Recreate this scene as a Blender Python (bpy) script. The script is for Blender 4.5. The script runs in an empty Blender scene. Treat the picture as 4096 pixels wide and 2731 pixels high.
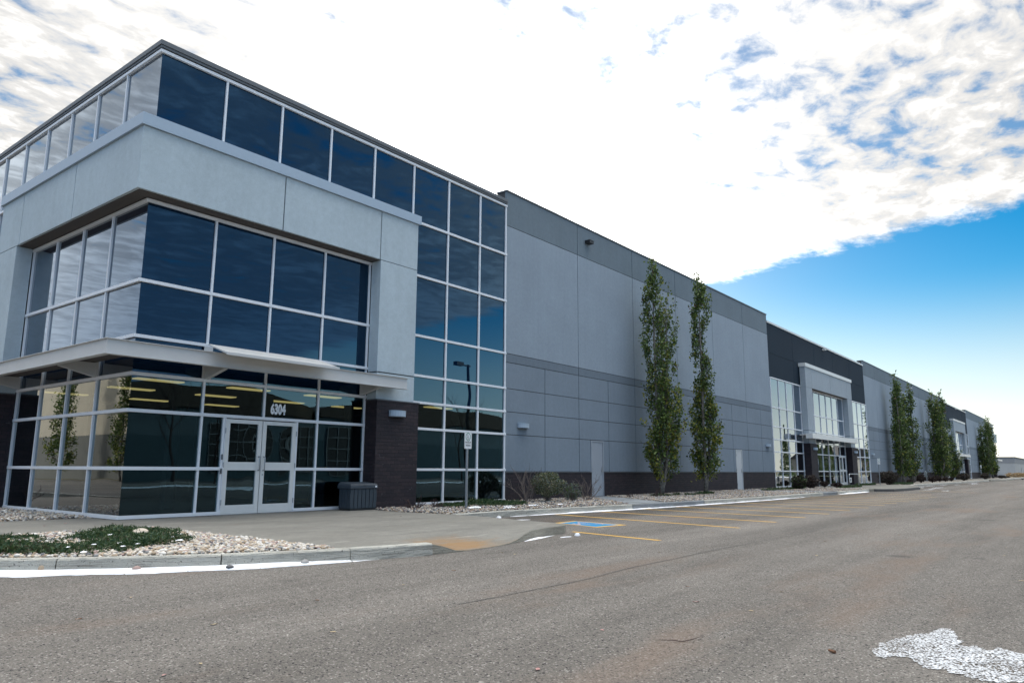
import bpy, bmesh, math, random
import numpy as np
from mathutils import Vector, Matrix
from mathutils.geometry import delaunay_2d_cdt
R = math.radians
random.seed(7); rng = np.random.default_rng(11)
S = bpy.context.scene
COL = S.collection

# ------------------------------------------------------------------ helpers
class MB:
    def __init__(s): s.v = []; s.f = []; s.m = []; s.mi = 0
    def add(s, vs, fs):
        o = len(s.v); s.v += [tuple(p) for p in vs]
        for f in fs: s.f.append([i + o for i in f]); s.m.append(s.mi)
    def quad(s, *p): s.add(p, [list(range(len(p)))])
    def box(s, a, b, T=None):
        x0, x1 = sorted((a[0], b[0])); y0, y1 = sorted((a[1], b[1])); z0, z1 = sorted((a[2], b[2]))
        vs = [(x0,y0,z0),(x1,y0,z0),(x1,y1,z0),(x0,y1,z0),(x0,y0,z1),(x1,y0,z1),(x1,y1,z1),(x0,y1,z1)]
        if T: vs = [T(*p) for p in vs]
        s.add(vs, [(0,3,2,1),(4,5,6,7),(0,1,5,4),(1,2,6,5),(2,3,7,6),(3,0,4,7)])
    def prism(s, poly, z0, z1):
        n = len(poly)
        s.add([(x,y,z0) for x,y in poly] + [(x,y,z1) for x,y in poly],
              [list(range(n))[::-1], list(range(n, 2*n))] + [(i,(i+1)%n,(i+1)%n+n,i+n) for i in range(n)])
    def extr(s, poly, a, b, axis):            # polygon in the two other axes, extruded along axis
        n = len(poly); P = []
        for w in (a, b):
            for p, q in poly: P.append((w,p,q) if axis == 'x' else (p,w,q) if axis == 'y' else (p,q,w))
        s.add(P, [list(range(n))[::-1], list(range(n, 2*n))] + [(i,(i+1)%n,(i+1)%n+n,i+n) for i in range(n)])
    def tube(s, pts, rad, n=8, cap=True):
        pts = [Vector(p) for p in pts]
        if not hasattr(rad, '__len__'): rad = [rad]*len(pts)
        o = len(s.v); ref = None; vs = []
        for i, p in enumerate(pts):
            t = (pts[min(i+1,len(pts)-1)] - pts[max(i-1,0)]).normalized()
            if ref is None: ref = t.orthogonal().normalized()
            ref = (ref - t*ref.dot(t)).normalized(); b = t.cross(ref)
            for k in range(n):
                a = 2*math.pi*k/n; vs.append(p + (ref*math.cos(a) + b*math.sin(a))*rad[i])
        fs = [(i*n+k, i*n+(k+1)%n, (i+1)*n+(k+1)%n, (i+1)*n+k) for i in range(len(pts)-1) for k in range(n)]
        if cap: fs += [list(range(n))[::-1], [(len(pts)-1)*n+k for k in range(n)]]
        s.add(vs, fs)
    def strip(s, pts, w, T):                  # flat mitred ribbon in 2-D, mapped by T
        pts = [Vector(p).to_2d() for p in pts]; L = []; Rr = []
        closed = (pts[0]-pts[-1]).length < 1e-6
        n = len(pts)
        for i in range(n):
            a = pts[i-1] if i else (pts[-2] if closed else pts[0]); c = pts[i+1] if i < n-1 else (pts[1] if closed else pts[-1])
            t = (c-a).normalized(); nn = Vector((-t.y, t.x)); ww = w[i] if hasattr(w,'__len__') else w
            L.append(pts[i]+nn*ww/2); Rr.append(pts[i]-nn*ww/2)
        s.add([T(*p) for p in L] + [T(*p) for p in Rr], [(i+n, i+n+1, i+1, i) for i in range(n-1)])
    def build(s, name, mats, parent=None, smooth=False, bevel=0, recalc=True, uv=True):
        me = bpy.data.meshes.new(name); me.from_pydata(s.v, [], s.f)
        for m in (mats if isinstance(mats, (list, tuple)) else [mats]): me.materials.append(m)
        if any(s.m): me.polygons.foreach_set('material_index', s.m)
        if recalc:
            bm = bmesh.new(); bm.from_mesh(me); bmesh.ops.recalc_face_normals(bm, faces=bm.faces); bm.to_mesh(me); bm.free()
        if smooth: me.polygons.foreach_set('use_smooth', [True]*len(me.polygons))
        if uv: boxuv(me)
        me.update()
        o = bpy.data.objects.new(name, me); COL.objects.link(o)
        if parent: o.parent = parent
        if bevel:
            b = o.modifiers.new('bevel', 'BEVEL'); b.width = bevel; b.segments = 2; b.limit_method = 'ANGLE'; b.angle_limit = R(40)
        return o

def boxuv(me):
    uvl = me.uv_layers.new(name='UVMap'); nl = len(me.loops)
    co = np.empty(len(me.vertices)*3); me.vertices.foreach_get('co', co); co = co.reshape(-1,3)
    vi = np.empty(nl, int); me.loops.foreach_get('vertex_index', vi)
    no = np.empty(len(me.polygons)*3); me.polygons.foreach_get('normal', no); no = np.abs(no.reshape(-1,3))
    lt = np.empty(len(me.polygons), int); me.polygons.foreach_get('loop_total', lt)
    ax = np.repeat(no.argmax(1), lt); c = co[vi]
    u = np.where(ax == 0, c[:,1], c[:,0]); v = np.where(ax == 2, c[:,1], c[:,2])
    uvl.data.foreach_set('uv', np.stack([u, v], 1).astype(np.float32).ravel())

def raw(name, V, F, mats, midx=None, parent=None, smooth=False):   # F: (n,k) int array
    me = bpy.data.meshes.new(name); V = np.asarray(V, np.float32); F = np.asarray(F, np.int32); k = F.shape[1]
    me.vertices.add(len(V)); me.vertices.foreach_set('co', V.ravel())
    me.loops.add(F.size); me.loops.foreach_set('vertex_index', F.ravel())
    me.polygons.add(len(F)); me.polygons.foreach_set('loop_start', np.arange(0, F.size, k, dtype=np.int32))
    for m in mats: me.materials.append(m)
    if midx is not None: me.polygons.foreach_set('material_index', np.asarray(midx, np.int32))
    if smooth: me.polygons.foreach_set('use_smooth', np.ones(len(F), bool))
    me.update(calc_edges=True); me.validate()
    o = bpy.data.objects.new(name, me); COL.objects.link(o)
    if parent: o.parent = parent
    return o

def tag(o, label, cat, group=None, kind=None):
    o['label'] = label; o['category'] = cat
    if group: o['group'] = group
    if kind: o['kind'] = kind
    return o
def thing(name, label, cat, loc=(0,0,0), rz=0, group=None):
    o = bpy.data.objects.new(name, None); COL.objects.link(o); o.location = loc; o.rotation_euler = (0,0,rz); o.empty_display_size = .3
    return tag(o, label, cat, group)
def struct(o): o['kind'] = 'structure'; return o
def stuff(o, label, cat):
    return tag(o, label, cat, kind='stuff')
def dup(root, label, loc, rz=0, sc=None, group=None):
    r = root.copy(); COL.objects.link(r); r.location = loc; r.rotation_euler = (0,0,rz); r['label'] = label
    if sc: r.scale = sc
    if group: r['group'] = group
    for ch in root.children:
        c = ch.copy(); COL.objects.link(c); c.parent = r
        for g in ch.children:
            d = g.copy(); COL.objects.link(d); d.parent = c
    return r

# ------------------------------------------------------------------ materials
def N(nt, t, ins=None, **pr):
    n = nt.nodes.new(t)
    for k, v in pr.items(): setattr(n, k, v)
    for k, v in (ins or {}).items():
        s = n.inputs[k]
        if isinstance(v, bpy.types.NodeSocket): nt.links.new(v, s)
        else: s.default_value = v
    return n
def M(nt, op, a, b=0.0, c=None, clamp=False):
    ins = {0: a, 1: b}
    if c is not None: ins[2] = c
    return N(nt, 'ShaderNodeMath', ins, operation=op, use_clamp=clamp).outputs[0]
def mixc(nt, f, a, b, bt='MIX'):
    n = nt.nodes.new('ShaderNodeMix'); n.data_type = 'RGBA'; n.blend_type = bt; n.clamp_factor = True
    for i, v in ((0, f), (6, a), (7, b)):
        if isinstance(v, bpy.types.NodeSocket): nt.links.new(v, n.inputs[i])
        else: n.inputs[i].default_value = v if i == 0 else (v if len(v) == 4 else (*v, 1))
    return n.outputs[2]
def ramp(nt, f, a, b, va=0.0, vb=1.0):
    return N(nt, 'ShaderNodeMapRange', {0: f, 1: a, 2: b, 3: va, 4: vb}, interpolation_type='SMOOTHSTEP').outputs[0]
def newmat(name):
    m = bpy.data.materials.new(name); m.use_nodes = True; nt = m.node_tree; nt.nodes.clear()
    out = nt.nodes.new('ShaderNodeOutputMaterial'); return m, nt, out
def coords(nt, scale=(1,1,1), kind='Object', loc=(0,0,0), rot=(0,0,0)):
    tc = nt.nodes.new('ShaderNodeTexCoord')
    return N(nt, 'ShaderNodeMapping', {0: tc.outputs[kind], 1: loc, 2: rot, 3: scale}).outputs[0]
def noise(nt, vec, scale, detail=4, rough=.55, out=0, dist=0):
    return N(nt, 'ShaderNodeTexNoise', {'Vector': vec, 'Scale': scale, 'Detail': detail, 'Roughness': rough, 'Distortion': dist}).outputs[out]
def bsdf(nt, out, col, rough=.6, metal=0.0, spec=.5, normal=None, **kw):
    ins = {'Base Color': col if isinstance(col, bpy.types.NodeSocket) else (*col[:3], 1), 'Roughness': rough, 'Metallic': metal, 'Specular IOR Level': spec}
    if normal is not None: ins['Normal'] = normal
    b = N(nt, 'ShaderNodeBsdfPrincipled', ins); nt.links.new(b.outputs[0], out.inputs[0]); return b
def bump(nt, h, strength=.3, dist=.01):
    return N(nt, 'ShaderNodeBump', {'Height': h, 'Strength': strength, 'Distance': dist}).outputs[0]

def stucco(name, c, var=.13, streak=.055):
    m, nt, out = newmat(name)
    o = coords(nt)
    a = noise(nt, o, .55, 5, .6); f = noise(nt, o, 55, 3, .7); s = noise(nt, coords(nt, (5,5,.22)), 1.0, 4, .6)
    v = M(nt, 'ADD', M(nt, 'MULTIPLY', M(nt, 'SUBTRACT', a, .5), var*2.2), M(nt, 'ADD', M(nt, 'MULTIPLY', M(nt, 'SUBTRACT', f, .5), .35), M(nt, 'MULTIPLY', M(nt, 'SUBTRACT', noise(nt, o, 7.5, 6, .78), .5), .40)))
    v = M(nt, 'ADD', M(nt, 'ADD', v, M(nt, 'MULTIPLY', M(nt, 'SUBTRACT', s, .5), streak*2.4)), 1.0)
    col = N(nt, 'ShaderNodeVectorMath', {0: (*c,), 'Scale': v}, operation='SCALE').outputs[0]
    bsdf(nt, out, col, .88, spec=.25, normal=bump(nt, noise(nt, o, 130, 3, .7), .25, .006)); return m
def plain(name, c, rough=.5, metal=0.0, spec=.5, var=.08, sc=6.0):
    m, nt, out = newmat(name)
    f = noise(nt, coords(nt), sc, 5, .6)
    col = N(nt, 'ShaderNodeVectorMath', {0: (*c,), 'Scale': M(nt, 'ADD', M(nt, 'MULTIPLY', M(nt, 'SUBTRACT', f, .5), var*3), 1.0)}, operation='SCALE').outputs[0]
    bsdf(nt, out, col, rough, metal, spec); return m
def brick(name):
    m, nt, out = newmat(name)
    uv = coords(nt, (1,1,1), 'UV')
    b = N(nt, 'ShaderNodeTexBrick', {'Vector': uv, 'Color1': (.020,.016,.021,1), 'Color2': (.036,.025,.029,1), 'Mortar': (.012,.011,.015,1), 'Scale': 1.0,
        'Mortar Size': .007, 'Mortar Smooth': .2, 'Bias': -.1, 'Brick Width': .275, 'Row Height': .098}, offset=.5)
    n = noise(nt, coords(nt, (1,1,1), 'UV'), 14, 4, .7)
    eff = M(nt, 'GREATER_THAN', noise(nt, coords(nt, (1,1,3), 'UV'), 3.1, 4, .8), .60)
    col = mixc(nt, M(nt, 'MULTIPLY', M(nt, 'MULTIPLY', eff, b.outputs['Fac']), .55), mixc(nt, 1.0, b.outputs['Color'], mixc(nt, n, (.55,.55,.55), (1.5,1.45,1.45)), 'MULTIPLY'), (.11,.105,.11))
    bsdf(nt, out, col, .7, spec=.35, normal=bump(nt, M(nt, 'SUBTRACT', M(nt, 'MULTIPLY', n, .3), b.outputs['Fac']), .9, .012)); return m

def glass(name, tint, clear, dark=(.004,.008,.018), ior=1.52, boost=2.0):
    m, nt, out = newmat(name)
    fr = N(nt, 'ShaderNodeFresnel', {'IOR': ior}).outputs[0]
    fac = M(nt, 'ADD', M(nt, 'MULTIPLY', fr, 2.6), -.050, clamp=True)
    gl = N(nt, 'ShaderNodeBsdfGlossy', {'Color': mixc(nt, ramp(nt, fr, .045, .13), (.48,.80,1.0), (.86,.94,1.0)), 'Roughness': .0}).outputs[0]
    if clear: base = N(nt, 'ShaderNodeBsdfTransparent', {'Color': (*tint,1)}).outputs[0]
    else: base = N(nt, 'ShaderNodeBsdfDiffuse', {'Color': (*dark,1)}).outputs[0]
    mx = N(nt, 'ShaderNodeMixShader', {0: fac, 1: base, 2: gl}); nt.links.new(mx.outputs[0], out.inputs[0]); return m
def emit(name, c, s):
    m, nt, out = newmat(name); e = N(nt, 'ShaderNodeEmission', {0: (*c,1), 1: s}); nt.links.new(e.outputs[0], out.inputs[0]); return m

def asphalt():
    m, nt, out = newmat('asphalt'); o = coords(nt)
    vor = N(nt, 'ShaderNodeTexVoronoi', {'Vector': o, 'Scale': 88.0, 'Randomness': 1.0})
    vor2 = N(nt, 'ShaderNodeTexVoronoi', {'Vector': o, 'Scale': 190.0, 'Randomness': 1.0})
    sp = N(nt, 'ShaderNodeSeparateColor', {0: vor.outputs['Color']}).outputs
    sp2 = N(nt, 'ShaderNodeSeparateColor', {0: vor2.outputs['Color']}).outputs
    base = mixc(nt, ramp(nt, sp[0], .05, .95), (.104,.096,.087), (.208,.190,.168))
    base = mixc(nt, .55, base, mixc(nt, sp2[1], (.068,.064,.059), (.275,.250,.222)))
    base = mixc(nt, M(nt, 'GREATER_THAN', sp[1], .945), base, (.018,.018,.020))
    base = mixc(nt, M(nt, 'GREATER_THAN', sp[2], .955), base, (.34,.32,.29))
    big = noise(nt, coords(nt, (.035,.62,1), rot=(0,0,R(3))), 1.0, 6, .66); med = noise(nt, coords(nt, (.5,1.1,1)), 1.0, 6, .65)
    fine = noise(nt, o, 9.0, 4, .7)
    v = M(nt, 'ADD', M(nt, 'MULTIPLY', M(nt, 'SUBTRACT', big, .5), 1.35), M(nt, 'MULTIPLY', M(nt, 'SUBTRACT', med, .5), .55))
    v = M(nt, 'ADD', M(nt, 'ADD', v, M(nt, 'MULTIPLY', M(nt, 'SUBTRACT', fine, .5), .35)), 1.0)
    # dark bitumen strip either side of the paving seam, and the darker stalls near the kerb
    y = N(nt, 'ShaderNodeSeparateXYZ', {0: o}).outputs[1]
    stall = M(nt, 'MULTIPLY', ramp(nt, M(nt, 'ADD', y, M(nt, 'MULTIPLY', med, 1.2)), -6.6, -4.6), .30)
    v = M(nt, 'SUBTRACT', v, stall)
    col = N(nt, 'ShaderNodeVectorMath', {0: base, 'Scale': v}, operation='SCALE').outputs[0]
    dust = M(nt, 'MULTIPLY', ramp(nt, noise(nt, coords(nt, (.22,.75,1), loc=(3.1,1.7,0)), 1.0, 5, .6),   .52, .72), .62)
    col = mixc(nt, dust, col, mixc(nt, sp[0], (.13,.092,.068), (.25,.19,.15)))
    oil = M(nt, 'MULTIPLY', ramp(nt, noise(nt, coords(nt, (1,1,1), loc=(9,4,0)), .8, 3, .5), .68, .78), .5)
    col = mixc(nt, oil, col, (.045,.043,.042))
    h = M(nt, 'ADD', M(nt, 'MULTIPLY', vor.outputs['Distance'], -1.0), M(nt, 'MULTIPLY', noise(nt, o, 240, 2, .6), .5))
    bsdf(nt, out, col, .92, spec=.2, normal=bump(nt, h, .8, .012)); return m
def concrete(name, c=(.190,.183,.162), stains=True):
    m, nt, out = newmat(name); o = coords(nt)
    a = noise(nt, coords(nt, (.6,1.3,1)), .9, 6, .65); f = noise(nt, o, 70, 3, .7); g = noise(nt, coords(nt, (1,1,7)), 6, 5, .65)
    v = M(nt, 'ADD', M(nt, 'ADD', M(nt, 'MULTIPLY', M(nt, 'SUBTRACT', a, .5), .8), M(nt, 'MULTIPLY', M(nt, 'SUBTRACT', f, .5), .35)), M(nt, 'ADD', 1.0, M(nt, 'MULTIPLY', M(nt, 'SUBTRACT', g, .5), .45)))
    col = N(nt, 'ShaderNodeVectorMath', {0: c, 'Scale': v}, operation='SCALE').outputs[0]
    if not stains:
        wz = noise(nt, coords(nt, (1.1,1.1,16)), 1.6, 6, .72)
        col = mixc(nt, M(nt, 'MULTIPLY', ramp(nt, wz, .50, .66), .6), col, (.13,.115,.09))
    pit = M(nt, 'GREATER_THAN', noise(nt, o, 34, 2, .6), .67)
    col = mixc(nt, M(nt, 'MULTIPLY', pit, .7), col, (.05,.045,.04))
    if stains:
        xyz = N(nt, 'ShaderNodeSeparateXYZ', {0: o}).outputs
        # rust run-off on the dropped kerb, and scraped pale streaks
        dx = M(nt, 'MULTIPLY', M(nt, 'SUBTRACT', xyz[0], 1.75), 1/1.0); dy = M(nt, 'MULTIPLY', M(nt, 'ADD', xyz[1], 7.75), 1/.75)
        d = M(nt, 'SQRT', M(nt, 'ADD', M(nt, 'MULTIPLY', dx, dx), M(nt, 'MULTIPLY', dy, dy)))
        d = M(nt, 'ADD', d, M(nt, 'MULTIPLY', M(nt, 'SUBTRACT', noise(nt, coords(nt, (1.2,4,1), rot=(0,0,R(-20))), 1.3, 6, .7), .5), 2.4))
        col = mixc(nt, M(nt, 'MULTIPLY', ramp(nt, d, 1.25, .0), .75), col, (.27,.150,.055))
        sc = M(nt, 'MULTIPLY', ramp(nt, noise(nt, coords(nt, (.5,3.4,1), rot=(0,0,R(-14)), loc=(2,3,0)), 1.2, 6, .7), .58, .70), .5)
        col = mixc(nt, sc, col, (.43,.41,.37))
        br = M(nt, 'MULTIPLY', ramp(nt, noise(nt, coords(nt, (.8,1.6,1), loc=(7,1,0)), 1.1, 5, .65), .60, .78), .45)
        col = mixc(nt, br, col, (.20,.135,.075))
    bsdf(nt, out, col, .9, spec=.25, normal=bump(nt, M(nt, 'ADD', f, M(nt, 'MULTIPLY', g, 2.2 if not stains else 1.2)), .5 if stains else 1.0, .008 if stains else .02)); return m
def speck(name, c1, c2, scale, rough=.9, thresh=None):
    m, nt, out = newmat(name); n = noise(nt, coords(nt), scale, 5, .7)
    bsdf(nt, out, mixc(nt, ramp(nt, n, .35, .65), c1, c2), rough, spec=.2, normal=bump(nt, n, .5, .02)); return m
def worn_paint(name, c, scale, thr, soft=.04, c2=None, stretch=(1,1,1), rot=0):
    m, nt, out = newmat(name); o = coords(nt, stretch, rot=(0,0,rot))
    n = noise(nt, o, scale, 5, .75)
    col = c if c2 is None else mixc(nt, noise(nt, o, scale*.25, 3), c, c2)
    b = bsdf(nt, out, col, .7, spec=.3)
    tr = N(nt, 'ShaderNodeBsdfTransparent').outputs[0]
    mx = N(nt, 'ShaderNodeMixShader', {0: ramp(nt, n, thr, thr+soft), 1: b.outputs[0], 2: tr}); nt.links.new(mx.outputs[0], out.inputs[0]); return m
def leafmat(name, c, c2, tr=.25):
    m, nt, out = newmat(name)
    col = mixc(nt, noise(nt, coords(nt), 2.3, 3, .6), c, c2)
    d = N(nt, 'ShaderNodeBsdfPrincipled', {'Base Color': col, 'Roughness': .55, 'Specular IOR Level': .35}).outputs[0]
    t = N(nt, 'ShaderNodeBsdfTranslucent', {'Color': col}).outputs[0]
    mx = N(nt, 'ShaderNodeMixShader', {0: tr, 1: d, 2: t}); nt.links.new(mx.outputs[0], out.inputs[0]); return m
def snowmat(name='snow', dirt=.02):
    m, nt, out = newmat(name); o = coords(nt); n = noise(nt, o, 30, 3, .6)
    d = M(nt, 'GREATER_THAN', noise(nt, o, 26, 3, .6), .685)
    col = mixc(nt, M(nt, 'MULTIPLY', d, .85), (.86,.87,.90), (.12,.11,.10))
    bsdf(nt, out, col, .6, spec=.3, normal=bump(nt, n, .4, .02)); return m
def barkmat(name, c1, c2):
    return speck(name, c1, c2, 9)

m_fascia = stucco('pale_precast', (.435,.505,.54))
m_portal = stucco('bay_portal_precast', (.33,.375,.41))
m_grey = stucco('grey_precast', (.27,.32,.37))
m_lower = stucco('mid_grey_precast', (.20,.242,.285))
m_band = stucco('dark_grey_band', (.155,.19,.225))
m_parapet = stucco('parapet_grey', (.155,.195,.225))
m_char = stucco('charcoal_precast', (.014,.027,.042))
m_joint = plain('sealant_joint', (.045,.047,.05), .8)
m_brick = brick('dark_brick')
m_alu = plain('anodised_aluminium', (.72,.74,.77), .42, .0, .5, .03)
m_white = plain('white_painted_metal', (.68,.68,.66), .4, .0, .5, .05)
m_canopy = plain('pale_painted_steel', (.52,.52,.51), .45, .0, .5, .07, 2.5)
m_flash = plain('metal_flashing', (.36,.44,.52), .45, .1, .5, .04)
m_capdark = plain('grey_cap_flashing', (.12,.13,.14), .5, .1, .5, .05)
m_soffit = plain('brown_soffit', (.085,.075,.068), .8)
m_door = plain('grey_painted_door', (.30,.33,.37), .45, 0, .4, .05, 3)
m_doorw = plain('pale_painted_door', (.46,.48,.50), .45, 0, .4, .05, 3)
m_steel = plain('galvanised_steel', (.36,.38,.40), .4, .7, .5, .10, 12)
m_tint = glass('tinted_glass', (0,0,0), False, (.001,.008,.026), 1.5, 1.35)
m_clear = glass('clear_glass', (.36,.50,.52), True)
m_black = plain('dark_box', (.015,.016,.018), .5)
m_int = plain('interior_grey', (.035,.038,.04), .9)
m_intd = plain('interior_dark', (.012,.013,.014), .9)
m_lamp = emit('ceiling_lamp', (1.0,.64,.24), .42)
m_asph = asphalt()
m_conc = concrete('pavement_concrete')
m_kerb = concrete('kerb_concrete', (.47,.46,.41), False)
m_pad = concrete('blue_grey_concrete', (.25,.27,.285), False)
m_snow = snowmat()
m_thin = worn_paint('thin_snow', (.60,.62,.65), 2.2, .45, .10, None, (1,5,1))
m_bedbase = speck('bed_soil', (.10,.085,.07), (.24,.21,.18), 40)
m_farbed = speck('far_gravel', (.17,.15,.125), (.36,.33,.29), 26)
m_bark = barkmat('poplar_bark', (.10,.09,.075), (.24,.22,.19))
m_twig = plain('twig_bark', (.19,.155,.135), .9, 0, .2, .2)
m_twigd = plain('dark_twig_bark', (.075,.052,.048), .9, 0, .2, .2)
L_green = leafmat('leaf_green', (.082,.138,.032), (.155,.205,.046))
L_dark = leafmat('leaf_dark', (.038,.070,.024), (.075,.115,.034))
L_yel = leafmat('leaf_yellow_green', (.21,.245,.036), (.31,.27,.05))
L_red = leafmat('leaf_reddish', (.10,.045,.028), (.07,.05,.02))
L_sage = leafmat('leaf_sage', (.13,.17,.15), (.18,.22,.19))
L_cream = leafmat('leaf_cream', (.36,.34,.22), (.28,.27,.15))
L_jun = leafmat('juniper_green', (.018,.055,.026), (.040,.085,.035))
L_jun2 = leafmat('juniper_bronze', (.075,.060,.032), (.055,.065,.030))
m_yel = worn_paint('yellow_line_paint', (.60,.36,.07), 16, .64, .10)
m_blue = worn_paint('blue_pad_paint', (.000,.20,.43), 14, .72, .06)
m_pink = worn_paint('faded_symbol_paint', (.62,.42,.33), 12, .62, .08)
m_digits = plain('white_vinyl', (.78,.80,.82), .5)

# ------------------------------------------------------------------ camera
cam = bpy.data.cameras.new('camera'); co = bpy.data.objects.new('camera', cam); COL.objects.link(co); S.camera = co
yaw, pit, rol = 0.9045212317753988, 0.17219456528835514, 0.005776604877664874
C0 = Vector((-7.085512656, -15.70808608, 1.06330788))
fw = Vector((math.sin(yaw)*math.cos(pit), math.cos(yaw)*math.cos(pit), math.sin(pit)))
rt = Vector((math.cos(yaw), -math.sin(yaw), 0)); up = rt.cross(fw)
r2 = rt*math.cos(rol) + up*math.sin(rol); u2 = up*math.cos(rol) - rt*math.sin(rol)
mw = Matrix((r2, u2, -fw)).transposed().to_4x4(); mw.translation = C0; co.matrix_world = mw
cam.sensor_width = 36; cam.sensor_fit = 'HORIZONTAL'; cam.lens = 25.7673; cam.clip_end = 6000; cam.clip_start = .05

# ------------------------------------------------------------------ sky, sun
SUN_AZ, SUN_EL = R(53), R(19)
sd = Vector((math.sin(SUN_AZ)*math.cos(SUN_EL), math.cos(SUN_AZ)*math.cos(SUN_EL), math.sin(SUN_EL)))
sun = bpy.data.lights.new('sun', 'SUN'); so = bpy.data.objects.new('sun', sun); COL.objects.link(so)
sun.energy = 1.6; sun.angle = R(.5); sun.color = (1, .90, .76); so.rotation_euler = (-sd).to_track_quat('-Z', 'Y').to_euler(); so.location = (60, 60, 60)
W = bpy.data.worlds.new('World'); S.world = W; W.use_nodes = True; nt = W.node_tree; nt.nodes.clear()
wo = nt.nodes.new('ShaderNodeOutputWorld')
sky = N(nt, 'ShaderNodeTexSky', sky_type='NISHITA', sun_disc=False, sun_elevation=SUN_EL, sun_rotation=SUN_AZ, altitude=600, air_density=1.0, dust_density=.3, ozone_density=2.0)
tc = nt.nodes.new('ShaderNodeTexCoord'); D = tc.outputs['Generated']
xyz = N(nt, 'ShaderNodeSeparateXYZ', {0: D}).outputs
zc = M(nt, 'MAXIMUM', xyz[2], .02)
px = M(nt, 'DIVIDE', xyz[0], zc); py = M(nt, 'DIVIDE', xyz[1], zc)
pl = N(nt, 'ShaderNodeCombineXYZ', {0: px, 1: py, 2: 0.0}).outputs[0]
# cloud deck: puffy rows, a hard straight rim to the north-east, clear sky below it
def mp(scale, rot=0.0, loc=(0,0,0)): return N(nt, 'ShaderNodeMapping', {0: pl, 1: loc, 2: (0,0,rot), 3: scale}).outputs[0]
n1 = noise(nt, mp((.85,1.2,1), R(-37)), 8.0, 7, .58, dist=.3)
n2 = noise(nt, mp((.6,1.4,1), R(-37), (4,2,0)), 2.3, 4, .5)
n3 = noise(nt, mp((1.0,3.2,1), R(-58), (1,7,0)), 2.1, 6, .62, dist=.4)
n4 = noise(nt, mp((1,1,1), 0, (8,8,0)), 15, 5, .65)
edge = M(nt, 'ADD', M(nt, 'ADD', 3.2, M(nt, 'MULTIPLY', py, .105)), M(nt, 'MULTIPLY', M(nt, 'SQRT', M(nt, 'ADD', M(nt, 'MULTIPLY', py, py), .03)), .245))
edge = M(nt, 'ADD', edge, M(nt, 'ADD', M(nt, 'MULTIPLY', M(nt, 'SUBTRACT', n3, .5), .42), M(nt, 'MULTIPLY', M(nt, 'SUBTRACT', n4, .5), .22)))
deck = ramp(nt, M(nt, 'SUBTRACT', edge, px), -.05, .20)
lowf = ramp(nt, zc, .06, .42, .22, 1.0)
den = M(nt, 'ADD', M(nt, 'MULTIPLY', M(nt, 'SUBTRACT', M(nt, 'ADD', M(nt, 'ADD', M(nt, 'MULTIPLY', n1, .72), M(nt, 'MULTIPLY', n2, .42)), M(nt, 'MULTIPLY', n4, .16)), .65), lowf), .65)
# thicker towards the sun, more broken to the east
bias = M(nt, 'ADD', M(nt, 'MULTIPLY', ramp(nt, py, .35, 1.25), M(nt, 'ADD', .058, M(nt, 'MULTIPLY', ramp(nt, px, 1.0, 1.6), .02))), M(nt, 'ADD', M(nt, 'MULTIPLY', ramp(nt, py, 1.0, -.1), -.004), M(nt, 'MULTIPLY', ramp(nt, px, 2.5, 3.1), .09)))
den = M(nt, 'ADD', M(nt, 'ADD', den, M(nt, 'ADD', bias, M(nt, 'MULTIPLY', ramp(nt, py, -.8, -2.6), .05))), M(nt, 'MULTIPLY', ramp(nt, zc, .42, .16), M(nt, 'MULTIPLY', ramp(nt, px, 1.5, -.5), .07)))
cov = M(nt, 'ADD', .22, M(nt, 'MULTIPLY', ramp(nt, den, .500, .68), .78))
mask = M(nt, 'MULTIPLY', deck, cov)
cs = N(nt, 'ShaderNodeVectorMath', {0: D, 1: tuple(sd)}, operation='DOT_PRODUCT').outputs['Value']
hs = M(nt, 'MULTIPLY', M(nt, 'ADD', cs, 1.0), .5)
glow = M(nt, 'POWER', hs, 16.0); halo = M(nt, 'POWER', hs, 110.0)
zen = M(nt, 'ADD', 1.0, M(nt, 'MULTIPLY', M(nt, 'POWER', zc, 6.0), 9.5))
lum = M(nt, 'MULTIPLY', M(nt, 'ADD', M(nt, 'ADD', .39, M(nt, 'MULTIPLY', glow, .26)), M(nt, 'ADD', M(nt, 'MULTIPLY', halo, 2.5), M(nt, 'MULTIPLY', ramp(nt, hs, .55, .75), .13))), zen)
thick = ramp(nt, den, .66, .86)
lum = M(nt, 'MULTIPLY', lum, M(nt, 'ADD', .68, M(nt, 'MULTIPLY', thick, .56)))
cc = mixc(nt, ramp(nt, hs, .48, .78), mixc(nt, ramp(nt, zc, .3, .8), (.58,.94,1.46), (.99,.99,.97)), (1.0,.985,.96))
cc = N(nt, 'ShaderNodeVectorMath', {0: cc, 'Scale': lum}, operation='SCALE').outputs[0]
SKY = .066
skh = N(nt, 'ShaderNodeHueSaturation', {'Saturation': ramp(nt, N(nt, 'ShaderNodeSeparateXYZ', {0: nt.nodes.new('ShaderNodeTexCoord').outputs['Generated']}).outputs[2], .03, .24, .40, 1.78), 'Value': 1.0, 'Color': mixc(nt, 1.0, sky.outputs[0], (1.0,.97,.90), 'MULTIPLY')})
anti = M(nt, 'ADD', 1.0, M(nt, 'MULTIPLY', ramp(nt, hs, .84, .52), 2.5))
skc = N(nt, 'ShaderNodeVectorMath', {0: skh.outputs[0], 'Scale': M(nt, 'MULTIPLY', anti, SKY)}, operation='SCALE').outputs[0]
final = mixc(nt, mask, skc, cc)
bg = N(nt, 'ShaderNodeBackground', {0: final, 1: 1.0}); nt.links.new(bg.outputs[0], wo.inputs[0])
S.view_settings.view_transform = 'Standard'; S.view_settings.look = 'None'; S.view_settings.exposure = 1.0; S.view_settings.gamma = 1

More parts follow.
